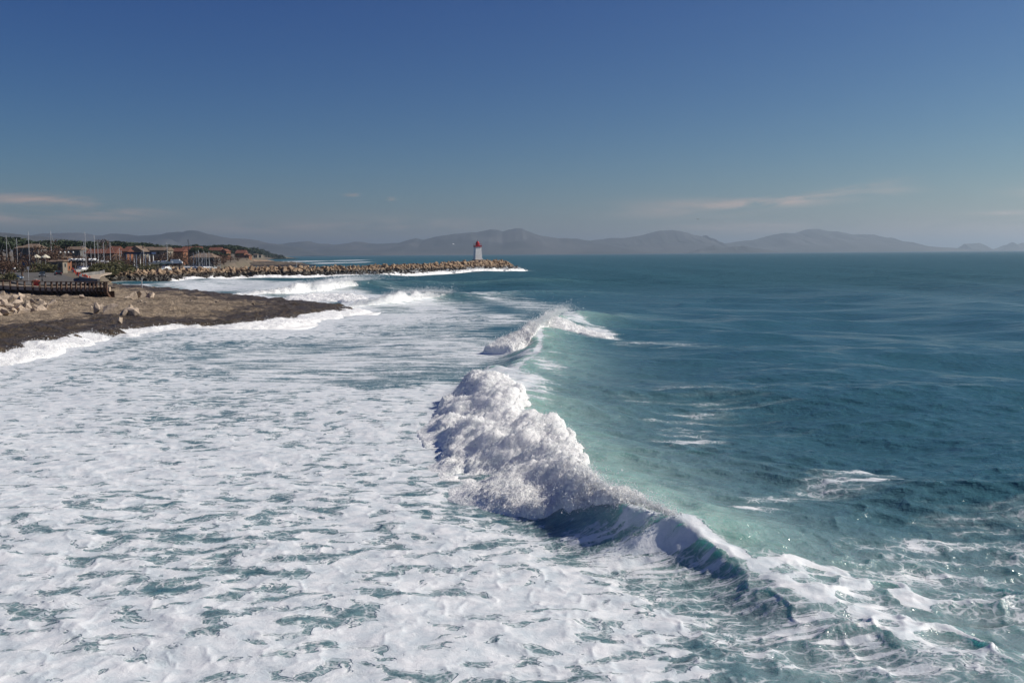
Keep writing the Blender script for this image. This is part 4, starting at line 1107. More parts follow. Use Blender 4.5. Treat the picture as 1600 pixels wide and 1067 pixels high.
# ------------------------------------------------------------------ cars, barriers, lamp, signs
def make_car(name, paint, label, loc, rz, estate=False):
    o = empty(name, loc, rz, label, 'car', 'cars on the road')
    body = [(-2.1, .35), (-2.12, .75), (-2.0, .92), (-1.1, .98), (.95, .98), (1.75, .86), (2.08, .70), (2.12, .40), (1.9, .28), (-1.9, .28)]
    mb = MB().extrude(body, -.86, .86, [.06, .03, .05, .05, .05, .1, .14, .08, .05, .05])
    bo = mb.build('body', M[paint], o)
    cab = [(-1.75 if not estate else -2.0, .97), (-1.25 if not estate else -1.8, 1.42), (-.2, 1.48), (.35, 1.42), (1.1, .97)]
    MB().extrude(cab, -.80, .80, [.03, .15, .17, .15, .03]).build('cabin_glass', M['glass'], o)
    MB().extrude([(-1.3 if not estate else -1.85, 1.425), (-.2, 1.50), (.4, 1.43), (.35, 1.40), (-1.25, 1.40)], -.64, .64).build('roof', M[paint], o)
    for x in (-1.3, 1.32):
        for s_ in (-1, 1):
            w = MB().tube([(x, s_ * .70, .31), (x, s_ * .88, .31)], .31, 12).build('wheel', M['rubber'], o)
            MB().tube([(x, s_ * .885, .31), (x, s_ * .90, .31)], .19, 10).build('rim', M['alu'], w)
    for s_ in (-1, 1):
        MB().box(2.03, s_ * .62, .66, .16, .34, .17).build('headlight', M['lamp_glass'], o)
        MB().box(-2.08, s_ * .66, .78, .10, .28, .16).build('tail_light', M['red_paint'], o)
    return o
GR = 3.31
q = PZ(22, 437.5, GR); make_car('car', 'car_blue', 'pale blue estate car seen from the side near the seawall', (q.x, q.y, GR), R(-8), True)
q = PZ(66.5, 433.0, GR); make_car('car', 'car_grey', 'grey car with a bright headlight beside the lamp post', (q.x, q.y, GR), R(-68))
q = PZ(90.5, 430.5, GR); make_car('car', 'car_dark', 'black car seen from behind on the right lane', (q.x, q.y, GR), R(122))
q = PZ(52, 417.8, GR); make_car('car', 'car_grey', 'small grey car far back on the road', (q.x, q.y, GR), R(20))
q = PZ(289, 411.5, 3.6); make_car('car', 'car_dark', 'dark car parked beside the white van at the harbour', (q.x, min(q.y, 470), 3.6) if q.y > 470 else (q.x, q.y, 3.6), R(10))

def barrier(loc, rz, label):
    o = empty('barrier', loc, rz, label, 'barrier', 'orange plastic barriers')
    MB().extrude([(-.30, 0), (.30, 0), (.12, .55), (.10, 1.0), (-.10, 1.0), (-.12, .55)], -.75, .75).build('body', M['orange'], o)
    for s_ in (-.45, .45): MB().box(0, s_, .04, .75, .22, .08).build('foot', M['orange'], o)
    MB().box(0, 0, 1.04, .14, .5, .08).build('grip', M['orange'], o)
ords = ['nearest', 'second nearest', 'third nearest', 'fourth nearest', 'fifth nearest', 'sixth nearest', 'seventh nearest', 'eighth nearest', 'ninth nearest', 'farthest']
bpx = [(140.5, 438.6), (136, 437.5), (133, 435.6), (129.3, 434.6), (125, 432.2), (122, 431), (119, 428.4), (116.0, 426), (113.2, 422.8), (110.5, 418.8)]
for k, (a, b) in enumerate(bpx):
    q = PZ(a, b, 3.46); barrier((q.x, q.y, 3.46), R(25 + 10 * (k % 3)), f'{ords[k]} orange plastic barrier in the row on the walkway')
q = PZ(56, 446.2, 3.47); barrier((q.x, q.y, 3.47), R(80), 'single orange plastic barrier behind the left half of the timber rail')

def lamp_post(px, py, Y, h, label, globe=False):
    q = PY(px, py, Y)
    o = empty('lamp_post', q, 0, label, 'lamp post', 'lamp posts')
    MB().lathe([(.16, 0), (.14, .5), (.07, .6), (.05, h)], n=8).build('pole', M['dark_metal'], o)
    if globe: MB().lathe([(.1, h), (.32, h + .2), (.36, h + .45), (.2, h + .72), (.03, h + .8)], n=10).build('globe', M['lamp_glass'], o)
    else:
        MB().tube([(0, 0, h), (.1, 0, h + .25), (.7, 0, h + .35)], .045, 6).build('arm', M['dark_metal'], o); MB().box(.85, 0, h + .33, .55, .26, .14).build('lamp_head', M['dark_metal'], o)
lamp_post(66, 439.5, 226, 6.0, 'tall dark lamp post between the cars')
for k, (px, lab) in enumerate(((95, 'leftmost white globe lamp above the harbour kiosk'), (102, 'second white globe lamp from the left above the kiosk'), (107.5, 'third white globe lamp from the left above the kiosk'), (115, 'rightmost white globe lamp of the four near the kiosk'))):
    lamp_post(px, 410, 400, 3.6, lab, True)
def sign(px, py, Y, h, panel, mat, label):
    q = PY(px, py, Y); o = empty('road_sign', q, R(15), label, 'sign', 'road signs')
    MB().tube([(0, 0, 0), (0, 0, h)], .05, 6).build('pole', M['alu'], o)
    MB().box(0, -.08, h - panel[1] / 2, panel[0], .05, panel[1]).build('panel', M[mat], o)
sign(45, 442, 222, 3.6, (.5, .7), 'alu', 'grey sign on a pale pole left of the lamp post')
sign(39, 424, 300, 2.8, (1.1, 1.1), 'sign_blue', 'blue road sign on a pole at the bend')
for px, py, z, hh, lab in ((222, 451.5, .9, 2.3, 'thin grey marker pole on the rocks of the cove'), (463.5, 417.5, 3.9, 1.9, 'pale marker post on the crest of the breakwater')):
    q = PZ(px, py, z); o = empty('marker_post', q, 0, lab, 'post'); MB().tube([(0, 0, 0), (0, 0, hh)], .11, 8).build('pole', M['alu'], o); MB().tube([(0, 0, hh), (0, 0, hh + .25)], .16, 8).build('cap', M['alu'], o)
# low dark wall beside the road
def low_wall(name, pts, z, h, th, mat, label):
    P = smooth_line(np.array(pts, float), 24); d = np.gradient(P, axis=0); d /= np.linalg.norm(d, axis=1, keepdims=True); nn = np.stack([d[:, 1], -d[:, 0]], -1) * th / 2
    mb = MB(); vs = []; fs = []
    for k in range(24):
        a, b = P[k] - nn[k], P[k] + nn[k]
        vs += [(a[0], a[1], z), (b[0], b[1], z), (b[0], b[1], z + h), (a[0], a[1], z + h)]
    for k in range(23):
        i = k * 4
        for j in range(4): fs.append((i + j, i + (j + 1) % 4, i + 4 + (j + 1) % 4, i + 4 + j))
    fs += [(3, 2, 1, 0), (92, 93, 94, 95)]
    mb.add(vs, fs); return tag(mb.build(name, M[mat]), label, 'wall')
low_wall('low_wall', [(-84, 203), (-100, 232), (-120, 280), (-133, 325), (-150, 366)], 3.25, 1.15, .5, 'quay', 'dark low wall curving between road and walkway')

# ------------------------------------------------------------------ houses
def house(px0, px1, pyb, pyt, Y, depth, wall, roof, label, kind='gable_x', rise=1.6, wins=None, rz=0.0, door=True):
    """box house: px0..px1 wide, ground at pyb, eaves at pyt, at distance Y"""
    a, b = PY(px0, pyb, Y), PY(px1, pyb, Y); tz = PY((px0 + px1) / 2, pyt, Y).z
    w = b.x - a.x; gz = min(a.z, float(ground_z(np.array([a.x]), np.array([Y]))[0])); h = tz - gz
    o = empty('house', ((a.x + b.x) / 2, Y + depth / 2, gz), rz, label, 'house', 'village houses')
    MB().box(0, 0, h / 2 - .5, w, depth, h + 1.0).build('wall', M[wall], o)
    e = .45; W, Dp = w / 2 + e, depth / 2 + e
    mb = MB()
    if kind == 'gable_x':      # ridge along x
        mb.add([(-W, -Dp, h), (W, -Dp, h), (W, Dp, h), (-W, Dp, h), (-W, 0, h + rise), (W, 0, h + rise), (-W, -Dp, h - .2), (W, -Dp, h - .2), (W, Dp, h - .2), (-W, Dp, h - .2)],
               [(0, 1, 5, 4), (2, 3, 4, 5), (0, 4, 3), (1, 2, 5), (6, 7, 1, 0), (7, 8, 2, 1), (8, 9, 3, 2), (9, 6, 0, 3), (9, 8, 7, 6)])
    elif kind == 'gable_y':
        mb.add([(-W, -Dp, h), (W, -Dp, h), (W, Dp, h), (-W, Dp, h), (0, -Dp, h + rise), (0, Dp, h + rise), (-W, -Dp, h - .2), (W, -Dp, h - .2), (W, Dp, h - .2), (-W, Dp, h - .2)],
               [(0, 4, 5, 3), (1, 2, 5, 4), (0, 1, 4), (2, 3, 5), (6, 7, 1, 0), (7, 8, 2, 1), (8, 9, 3, 2), (9, 6, 0, 3), (9, 8, 7, 6)])
    else:                       # hip
        k = W * .45
        mb.add([(-W, -Dp, h), (W, -Dp, h), (W, Dp, h), (-W, Dp, h), (-k, 0, h + rise), (k, 0, h + rise), (-W, -Dp, h - .2), (W, -Dp, h - .2), (W, Dp, h - .2), (-W, Dp, h - .2)],
               [(0, 1, 5, 4), (2, 3, 4, 5), (3, 0, 4), (1, 2, 5), (6, 7, 1, 0), (7, 8, 2, 1), (8, 9, 3, 2), (9, 6, 0, 3), (9, 8, 7, 6)])
    ro = mb.build('roof', M[roof], o)
    if w > 6: MB().box(w * .25, depth * .12, h + rise * .8, .7, .6, 1.5).build('chimney', M[wall], ro)
    nx = wins or max(2, int(w / 3.2)); ns = 2 if h > 5.0 else 1
    for s_ in range(ns):
        for i in range(nx):
            x = -w / 2 + (i + .5) * w / nx; z = h - 1.5 - s_ * 2.7
            if z < 1.0: continue
            f = MB().box(x, -depth / 2 - .03, z, 1.15, .12, 1.4).build('window', M['shutter'], o)
            MB().box(x, -depth / 2 - .10, z, .85, .04, 1.1).build('pane', M['glass'], f)
    for z in ([h - 1.6] if h < 5 else [h - 1.6, h - 4.2]):
        f = MB().box(w / 2 + .03, 0, z, .12, 1.0, 1.3).build('window', M['shutter'], o)
        MB().box(w / 2 + .10, 0, z, .04, .75, 1.05).build('pane', M['glass'], f)
    if door:
        d = MB().box(-w * .18, -depth / 2 - .04, 1.0, 1.0, .1, 2.1).build('door', M['plaster_brown'], o); MB().box(-w * .18 + .35, -depth / 2 - .11, 1.0, .06, .05, .15).build('handle', M['alu'], d)
    return o
house(32, 60, 410, 387.0, 420, 8, 'plaster_grey', 'tile_pale', 'grey house with pale hipped roof at the far left', 'hip', 1.6)
house(25, 32, 408, 388.0, 432, 7, 'plaster_brown', 'tile_pale', 'narrow beige house left of the grey hipped house', 'gable_x', 1.0, 1)
house(134, 178, 410, 396.0, 455, 9, 'plaster_brown', 'tile', 'long low building with orange tiled roof behind the masts', 'gable_x', 2.0)
house(170, 183, 408, 390.0, 540, 9, 'plaster_orange', 'tile', 'tall reddish house behind the long orange roofed building', 'gable_x', 1.8)
house(186, 199, 408, 393.0, 500, 8, 'plaster_orange', 'tile', 'small orange house left of the blue canopy', 'gable_x', 1.4)
house(200, 224, 408, 393.0, 540, 10, 'plaster_pale', 'tile_pale', 'pale house with wide gable above the blue canopy', 'gable_y', 3.0)
house(196, 207, 408, 389.0, 570, 9, 'plaster_grey', 'tile', 'grey house half hidden behind the wide gabled house', 'gable_x', 1.4)
house(234, 262, 408, 391.0, 520, 9, 'plaster_pale', 'tile_pale', 'pale two storey house with dark windows near the tall mast', 'gable_x', 1.6, 3)
house(222, 235, 406, 389.0, 580, 9, 'plaster_pale', 'tile_pale', 'cream house between the gabled house and the two storey house', 'gable_x', 1.2)
house(263, 286, 406, 393.0, 580, 9, 'plaster_orange', 'tile', 'brown house with orange roof right of the two storey house', 'gable_x', 2.0)
house(284, 312, 402, 390.5, 700, 10, 'plaster_brown', 'tile', 'far house with long orange roof behind the harbour hall', 'gable_x', 2.3)
house(296, 334, 411, 402.5, 490, 12, 'plaster_grey', 'tile_pale', 'harbour hall with low tiled roof and pale walls', 'hip', 2.2, 6)
house(326, 344, 401, 391.5, 830, 12, 'plaster_orange', 'tile', 'orange roofed house among the pines', 'gable_x', 2.6)
house(344, 354, 402, 393.0, 800, 12, 'plaster_orange', 'tile', 'orange house with sunlit gable beside the orange roofed house', 'gable_y', 2.0)
house(368, 382, 403, 395.5, 950, 13, 'plaster_orange', 'tile', 'orange house with long sloping roof near the headland', 'gable_x', 2.8)
house(382, 389, 404.5, 399.5, 930, 10, 'plaster_orange', 'tile', 'small bright orange house at the shore end of the village', 'gable_y', 1.3, 2)
house(396, 402, 402, 398.0, 1500, 8, 'plaster_pale', 'tile_pale', 'tiny pale house below the headland wood', 'gable_x', 1.2, 2, door=False)
house(403, 408, 402, 399.0, 1600, 8, 'plaster_pale', 'tile_pale', 'tiny white house nearest the headland point', 'gable_x', 1.0, 2, door=False)
house(90, 98, 415.5, 408.0, 372, 4, 'plaster_pale', 'tile_pale', 'small beige kiosk at the end of the road', 'gable_x', .5, 1)
house(94, 104, 411, 403.0, 432, 5, 'plaster_orange', 'tile_pale', 'small peach building behind the beige kiosk', 'gable_x', .7, 1)
house(76, 90, 415, 409.0, 395, 6, 'plaster_grey', 'tile_pale', 'low grey building left of the beige kiosk', 'gable_x', .6, 2)
house(104, 126, 408, 390.0, 470, 9, 'plaster_grey', 'tile_pale', 'dark grey house behind the globe lamps', 'gable_x', 1.4, 3)

# blue canopy on white posts
q = PY(220, 411, 430)
o = empty('canopy', (q.x, q.y, 3.2), 0, 'dark blue flat canopy on white posts in front of the gabled house', 'canopy')
ztop = PY(220, 395.8, 430).z - 3.2
MB().box(0, 0, ztop, 11.4, 5.0, .75).build('roof', M['blue_cloth'], o)
for x in (-5.2, -3.7, -1.0, 2.9, 4.6):
    for y in (-2.2, 2.2): MB().tube([(x, y, 0), (x, y, ztop - .38)], .22, 8).build('post', M['white_paint'], o)

# parasols
for px, lab in ((57.5, 'left of the two cream parasols in front of the grey house'), (71.5, 'right of the two cream parasols in front of the grey house')):
    q = PY(px, 412.5, 330); o = empty('parasol', q, 0, lab, 'parasol', 'cream parasols')
    MB().tube([(0, 0, 0), (0, 0, 3.0)], .05, 6).build('pole', M['alu'], o); MB().lathe([(1.55, 2.0), (1.5, 2.25), (.7, 2.75), (.06, 3.15)], n=8).build('canopy', M['canvas'], o)

# ------------------------------------------------------------------ boats
def hull_mesh(L, B, H, name='hull'):
    n = 9; mb = MB(); vs = []; fs = []
    for i in range(n):
        u = i / (n - 1); x = -L / 2 + L * u
        wv = B / 2 * (math.sin(math.pi * min(1, .35 + .65 * u)) ** .6 if u < .98 else .02); sh = H * (1 + .25 * u * u)
        vs += [(x, -wv, sh), (x, -wv * .75, H * .35), (x, 0, 0 + .25 * H * u ** 4), (x, wv * .75, H * .35), (x, wv, sh)]
    for i in range(n - 1):
        for j in range(4): fs.append((i * 5 + j, i * 5 + j + 1, i * 5 + j + 6, i * 5 + j + 5))
        fs.append((i * 5 + 4, i * 5, i * 5 + 5, i * 5 + 9))
    fs += [(0, 4, 3, 2, 1)]
    mb.add(vs, fs); return mb.mesh(name)
HULL = hull_mesh(9.5, 3.0, 1.3); HULLS = hull_mesh(6.0, 2.3, 1.0)
def sailboat(px, ytop, ybase, Y, rz, label, dark=False, rake=0.0, z=None):
    b = PY(px, ybase, Y); zt = PY(px, ytop, Y).z
    z = 2.6 if z is None else z
    o = empty('sailing_boat', (b.x, Y, z), rz, label, 'sailing boat', 'sailing boats in the harbour')
    link('hull', HULL, M['hull_white'], o) if not dark else link('hull', HULL.copy(), M['hull_blue'], o)
    if dark: o.children[0].data.materials.clear(); o.children[0].data.materials.append(M['hull_blue'])
    MB().box(-.3, 0, 1.62, 3.4, 1.7, .6, 0, .85).build('cabin', M['hull_white'], o)
    H_ = zt - z
    mm = M['dark_metal'] if dark else M['alu']
    mk = MB().tube([(.7, 0, 1.2), (.7 + rake, 0, H_)], [.13, .09], 6).build('mast', mm, o)
    MB().tube([(.7 + rake * .65, -.75, H_ * .66), (.7 + rake * .65, .75, H_ * .66)], .035, 5).build('spreader', mm, mk)
    MB().tube([(.6, 0, 2.2), (-3.4, 0, 2.3)], .10, 6).build('boom', M['blue_cloth'] if not dark else mm, o)
    st = MB(); st.tube([(4.5, 0, 1.5), (.7 + rake, 0, H_ - .3)], .02, 4); st.tube([(-4.5, 0, 1.4), (.7 + rake, 0, H_ - .1)], .02, 4)
    st.build('stays', mm, o)
for a in ((8, 368, 400, 420, .4, 'sailing boat whose mast stands farthest left'), (25, 372, 402, 430, 1.2, 'short masted sailing boat left of the grey hipped house'), (43, 362, 402, 400, .8, 'sailing boat with tall white mast before the grey hipped house'),
          (78, 360.5, 404, 440, .3, 'sailing boat whose mast rises over the bare brown tree'), (132, 362, 410, 395, 1.0, 'sailing boat with the tallest mast above the barriers'), (129, 378, 410, 420, 1.5, 'sailing boat with tilted thin mast left of the tallest mast', False, 1.2),
          (140, 387, 409, 430, .7, 'sailing boat with short mast before the orange roof'), (146, 367, 409, 400, .9, 'sailing boat with second tallest mast before the orange roof'), (151, 379, 409, 425, .5, 'sailing boat with mid height mast right of the second tallest mast'),
          (161, 379, 410, 405, 1.3, 'sailing boat with slim mast over the middle of the orange roof'), (170, 378.5, 410, 400, .6, 'sailing boat with slim mast over the right of the orange roof'), (185, 387.5, 409, 420, 1.1, 'sailing boat with short pale mast left of the blue canopy'),
          (187, 391, 409, 430, .2, 'sailing boat with the shortest mast beside the blue canopy'), (222, 390, 410, 412, .9, 'sailing boat with thin mast under the blue canopy'), (260, 377.5, 411, 420, 1.2, 'sailing boat with tall pink grey mast right of the two storey house'),
          (292.5, 374, 411, 430, .4, 'dark hulled sailing boat with black mast by the harbour hall', True)):
    sailboat(*a)
for k, px in enumerate((300, 305, 309, 313.5, 317, 320.5, 324.5)):
    sailboat(px, 395 - (k * 37 % 5), 411, 455, .5 + .3 * (k % 3), f'{["first", "second", "third", "fourth", "fifth", "sixth", "seventh"][k]} small sailing boat from the left before the harbour hall', z=2.2)
def motorboat(px, py, Y, rz, label, s_=1.0):
    q = PY(px, py, Y); o = empty('motor_boat', q, rz, label, 'boat', 'motor boats ashore'); o.scale = (s_, s_, s_ * .7)
    link('hull', HULLS, M['hull_white'], o)
    MB().box(-.2, 0, 1.35, 2.0, 1.5, .75, 0, .8).build('cabin', M['hull_white'], o); MB().box(.9, 0, 1.4, .12, 1.3, .5).build('windscreen', M['glass'], o)
    MB().box(-3.1, 0, .9, .5, .4, 1.0).build('outboard', M['dark_metal'], o)
    for x in (-1.6, 1.2): MB().box(x, 0, -.35, .3, 1.6, .9).build('cradle', M['dark_metal'], o)
for k, (px, lab) in enumerate(((112, 'leftmost white motor boat ashore beside the globe lamps'), (118, 'second white motor boat from the left ashore'), (124, 'third white motor boat from the left ashore'), (130, 'fourth white motor boat from the left ashore'), (141, 'white motor boat ashore under the short masts'), (147, 'rightmost white motor boat ashore above the green shrub'))):
    motorboat(px, 408.2, 385, R(70 + 13 * k), lab, .85)
motorboat(161, 410.5, 372, R(10), 'white boat just above the green shrub', .7)
motorboat(246, 413.5, 410, R(-14), 'pale long hull lying below the two storey house', 1.25)
motorboat(258, 412.5, 405, R(-8), 'sharp bowed white hull beside the hedge', 1.15)
# white van
q = PY(276, 413.3, 415); o = empty('van', q, R(8), 'white van standing by the brown hedge at the harbour', 'van')
MB().extrude([(-2.3, .4), (-2.3, 2.1), (1.1, 2.15), (1.6, 1.45), (2.3, 1.2), (2.35, .4)], -.95, .95, [.02, .1, .1, .08, .06, .04]).build('body', M['hull_white'], o)
MB().extrude([(1.08, 2.0), (1.56, 1.46), (1.62, 1.46), (1.16, 2.02)], -.8, .8).build('windscreen', M['glass'], o)
for x in (-1.4, 1.5):
    for s_ in (-1, 1):
        w = MB().tube([(x, s_ * .8, .36), (x, s_ * .98, .36)], .36, 12).build('wheel', M['rubber'], o); MB().tube([(x, s_ * .985, .36), (x, s_ * 1.0, .36)], .2, 10).build('rim', M['alu'], w)
for s_ in (-1, 1): MB().box(2.32, s_ * .7, .85, .1, .3, .22).build('headlight', M['lamp_glass'], o)

# ------------------------------------------------------------------ trees and shrubs
def leaf_mesh(name, clumps, n, size, seed, flat=0.5):
    """leaf faces spread through several clumps (x, y, z, rx, rz)"""
    rg_ = np.random.default_rng(seed)
    V, F = [], []
    w = np.array([c[3] * c[3] * c[4] for c in clumps]); w /= w.sum()
    for c, k in zip(clumps, rg_.multinomial(n, w)):
        d = rg_.normal(size=(k, 3)); d /= np.linalg.norm(d, axis=1, keepdims=True)
        r_ = rg_.uniform(.55, 1.08, k) ** .7
        P = np.array(c[:3]) + d * r_[:, None] * np.array([c[3], c[3], c[4]])
        a = rg_.normal(size=(k, 3)); a[:, 2] *= flat; a /= np.linalg.norm(a, axis=1, keepdims=True)
        b = np.cross(a, rg_.normal(size=(k, 3))); b /= np.linalg.norm(b, axis=1, keepdims=True)
        s_ = size * rg_.uniform(.6, 1.5, k)[:, None]
        base = len(V) * 1
        q = np.stack([P - a * s_, P - b * s_ * .6, P + a * s_, P + b * s_ * .6], 1)
        V.append(q.reshape(-1, 3))
    V = np.vstack(V); F = np.arange(len(V)).reshape(-1, 4)
    return mesh_np(name, V, F, False)
def tree_meshes(kind, seed):
    rg_ = random.Random(seed)
    if kind == 'pine':
        cl = [(0, 0, 6.2, 1.7, .9)] + [(math.cos(a) * rg_.uniform(1, 2.4), math.sin(a) * rg_.uniform(1, 2.4), rg_.uniform(5.2, 6.6), rg_.uniform(.8, 1.5), rg_.uniform(.5, .9)) for a in [k * .9 for k in range(7)]]
        cr = leaf_mesh('crown', cl, 520, .30, seed)
        tb = MB().tube([(0, 0, -.5), (.1, 0, 2), (-.1, .1, 4), (0, 0, 6)], [.3, .24, .2, .08], 7)
        for c in cl[1:6]: tb.tube([(0, 0, 3.9), (c[0] * .6, c[1] * .6, 4.8), (c[0], c[1], c[2])], [.12, .08, .03], 5)
    elif kind == 'bare':
        cl = [(rg_.uniform(-2, 2), rg_.uniform(-1.6, 1.6), rg_.uniform(2.2, 5.0), rg_.uniform(.9, 1.6), rg_.uniform(.8, 1.4)) for k in range(9)]
        cr = leaf_mesh('crown', cl, 750, .16, seed, 2.5)
        tb = MB().tube([(0, 0, -.4), (.1, 0, 1.2), (0, .1, 2.4)], [.28, .2, .12], 7)
        for c in cl: tb.tube([(.05, 0, 1.2), (c[0] * .5, c[1] * .5, c[2] * .65), (c[0], c[1], c[2])], [.12, .07, .02], 5)
    else:
        cl = [(rg_.uniform(-2, 2), rg_.uniform(-1.2, 1.2), rg_.uniform(.5, 2.0), rg_.uniform(.8, 1.5), rg_.uniform(.6, 1.1)) for k in range(9)]
        cr = leaf_mesh('crown', cl, 800, .20, seed)
        tb = MB().tube([(0, 0, -.5), (.05, 0, .6), (0, .1, 1.3)], [.16, .12, .05], 6)
        for c in cl[:5]: tb.tube([(0, 0, .3), (c[0] * .5, c[1] * .5, c[2] * .6), (c[0], c[1], c[2])], [.07, .05, .02], 5)
    return cr, tb.mesh('trunk')
KM = {'pine': 'leaf_pine', 'bare': 'twig', 'shrub': 'leaf_shrub'}
TM = {k: [tree_meshes(k, 10 * i + j) for j in range(3)] for i, k in enumerate(('pine', 'bare', 'shrub'))}
TH = {'pine': 7.2, 'bare': 6.0, 'shrub': 2.9}
def tree(kind, px, pyb, pyt, Y, label, wide=1.0, k=0, name=None, gz=None):
    b, tp = PY(px, pyb, Y), PY(px, pyt, Y)
    g = float(ground_z(np.array([b.x]), np.array([Y]))[0]) if gz is None else gz
    s_ = (tp.z - g) / TH[kind]
    o = empty(name or {'pine': 'pine_tree', 'bare': 'bare_tree', 'shrub': 'shrub'}[kind], (b.x, Y, g), (px * 1.7 + k) % 6.28, label, {'pine': 'tree', 'bare': 'tree', 'shrub': 'shrub'}[kind], {'pine': 'pines behind the village', 'bare': 'bare brown trees', 'shrub': 'shrubs by the shore'}[kind])
    o.scale = (s_ * wide, s_ * wide, s_)
    cr, tk = TM[kind][k % 3]
    link('crown', cr, M[KM[kind]], o); link('trunk', tk, M['bark'], o)
    return o
ordn = ['first', 'second', 'third', 'fourth', 'fifth', 'sixth', 'seventh', 'eighth', 'ninth', 'tenth', 'eleventh', 'twelfth', 'thirteenth', 'fourteenth', 'fifteenth', 'sixteenth', 'seventeenth', 'eighteenth', 'nineteenth', 'twentieth',
        'twenty-first', 'twenty-second', 'twenty-third', 'twenty-fourth', 'twenty-fifth', 'twenty-sixth', 'twenty-seventh', 'twenty-eighth', 'twenty-ninth', 'thirtieth', 'thirty-first', 'thirty-second', 'thirty-third', 'thirty-fourth', 'thirty-fifth', 'thirty-sixth', 'thirty-seventh', 'thirty-eighth', 'thirty-ninth', 'fortieth', 'forty-first', 'forty-second', 'forty-third', 'forty-fourth', 'forty-fifth', 'forty-sixth', 'forty-seventh', 'forty-eighth']
skyline = [(-30, 368), (0, 370), (20, 371), (35, 373), (60, 376), (80, 377), (100, 375), (120, 375), (140, 377), (160, 377.5), (185, 377), (205, 379.5), (222, 379), (232, 379.5), (245, 382.5), (270, 383.5), (290, 383), (305, 382), (320, 383), (335, 382), (348, 382.5), (362, 383), (376, 385), (388, 386)]
rg = random.Random(5)
xs = []
x = -26
while x < 392: xs.append(x); x += rg.uniform(7.5, 10.5)
for k, x in enumerate(xs[:46]):
    yt = np.interp(x, [s_[0] for s_ in skyline], [s_[1] for s_ in skyline]) + rg.uniform(-.8, 1.6)
    Yd = float(np.interp(x, [0, 130, 250, 390], [520, 600, 720, 1050])) + rg.uniform(-15, 40)
    tree('pine', x, 402, yt, Yd, f'{ordn[k]} dark pine from the left in the row behind the village', 1.5, k)
for k, (x, yb, yt, Yd, w, lab) in enumerate(((305, 402, 386, 640, 1.2, 'dark round pine before the far orange roofs'), (318, 402, 388, 620, 1.3, 'dark pine behind the right end of the harbour hall'), (338, 403, 392, 740, 1.3, 'dark pine below the orange roofed house'), (360, 404, 391, 860, 1.4, 'dark pine between the two groups of orange houses'), (356, 404, 396, 800, 1.5, 'low dark pine beside the sunlit gable'), (226, 405, 383, 620, 1.2, 'dark pine right of the wide gable'))):
    tree('pine', x, yb, yt, Yd, lab, w, k + 1)
for k, (x, yb, yt, Yd, w, lab) in enumerate(((14, 430, 392, 275, 1.25, 'big bare brown tree at the left edge above the blue car'), (35, 425, 398, 300, 1.2, 'bare brown tree right of the big one at the left edge'), (-12, 430, 396, 270, 1.2, 'bare brown tree cut by the left picture edge'),
        (85, 412, 377, 410, 1.1, 'dark bare tree above the cream parasols'), (72, 412, 384, 405, 1.0, 'smaller dark bare tree left of the dark bare tree'), (97, 410, 383, 440, 1.0, 'bare tree behind the peach building'),
        (250, 411, 396, 455, 1.6, 'leftmost brown bare tree of the hedge by the hauled boats'), (260, 411, 395, 450, 1.6, 'second brown bare tree of the hedge'), (270, 411, 395.5, 455, 1.6, 'third brown bare tree of the hedge'), (281, 411, 396, 450, 1.6, 'rightmost brown bare tree of the hedge by the white van'),
        (168, 396, 374, 600, .9, 'reddish bare tree rising above the orange roof'), (176, 411, 397, 420, 1.5, 'brown bare tree between mast and blue canopy'), (197, 411, 398, 425, 1.5, 'brown bare tree left under the blue canopy'), (345, 407, 398, 640, 1.8, 'brown bare tree below the sunlit gable'), (360, 407, 399, 680, 1.8, 'brown bare tree left of the long sloping roof'))):
    tree('bare', x, yb, yt, Yd, lab, w, k)
for k, (x, yb, yt, Yd, w, lab) in enumerate(((152, 424, 409, 350, 1.2, 'left part shrub of the big green clump by the breakwater root'), (170, 425, 406, 345, 1.25, 'tallest olive green shrub at the breakwater root'), (186, 423, 406.5, 352, 1.2, 'olive green shrub right of the tallest one'), (200, 420, 410, 372, 1.2, 'low shrub at the right end of the green clump'),
        (216, 418, 411, 385, 1.4, 'low shrub under the blue canopy posts'), (235, 417.5, 412, 390, 1.6, 'lowest shrub beside the pale long hull'), (140, 427, 414, 320, 1.1, 'dark shrub beside the walkway barriers'), (2, 440, 421, 240, 1.2, 'bright green shrub at the left edge behind the seawall'), (80, 416, 409, 385, 1.3, 'dark hedge shrub before the low grey building'), (62, 416, 408.5, 375, 1.5, 'dark hedge shrub under the cream parasols'), (50, 416, 408, 372, 1.4, 'dark hedge shrub left of the cream parasols'))):
    tree('shrub', x, yb, yt, Yd, lab, w, k)
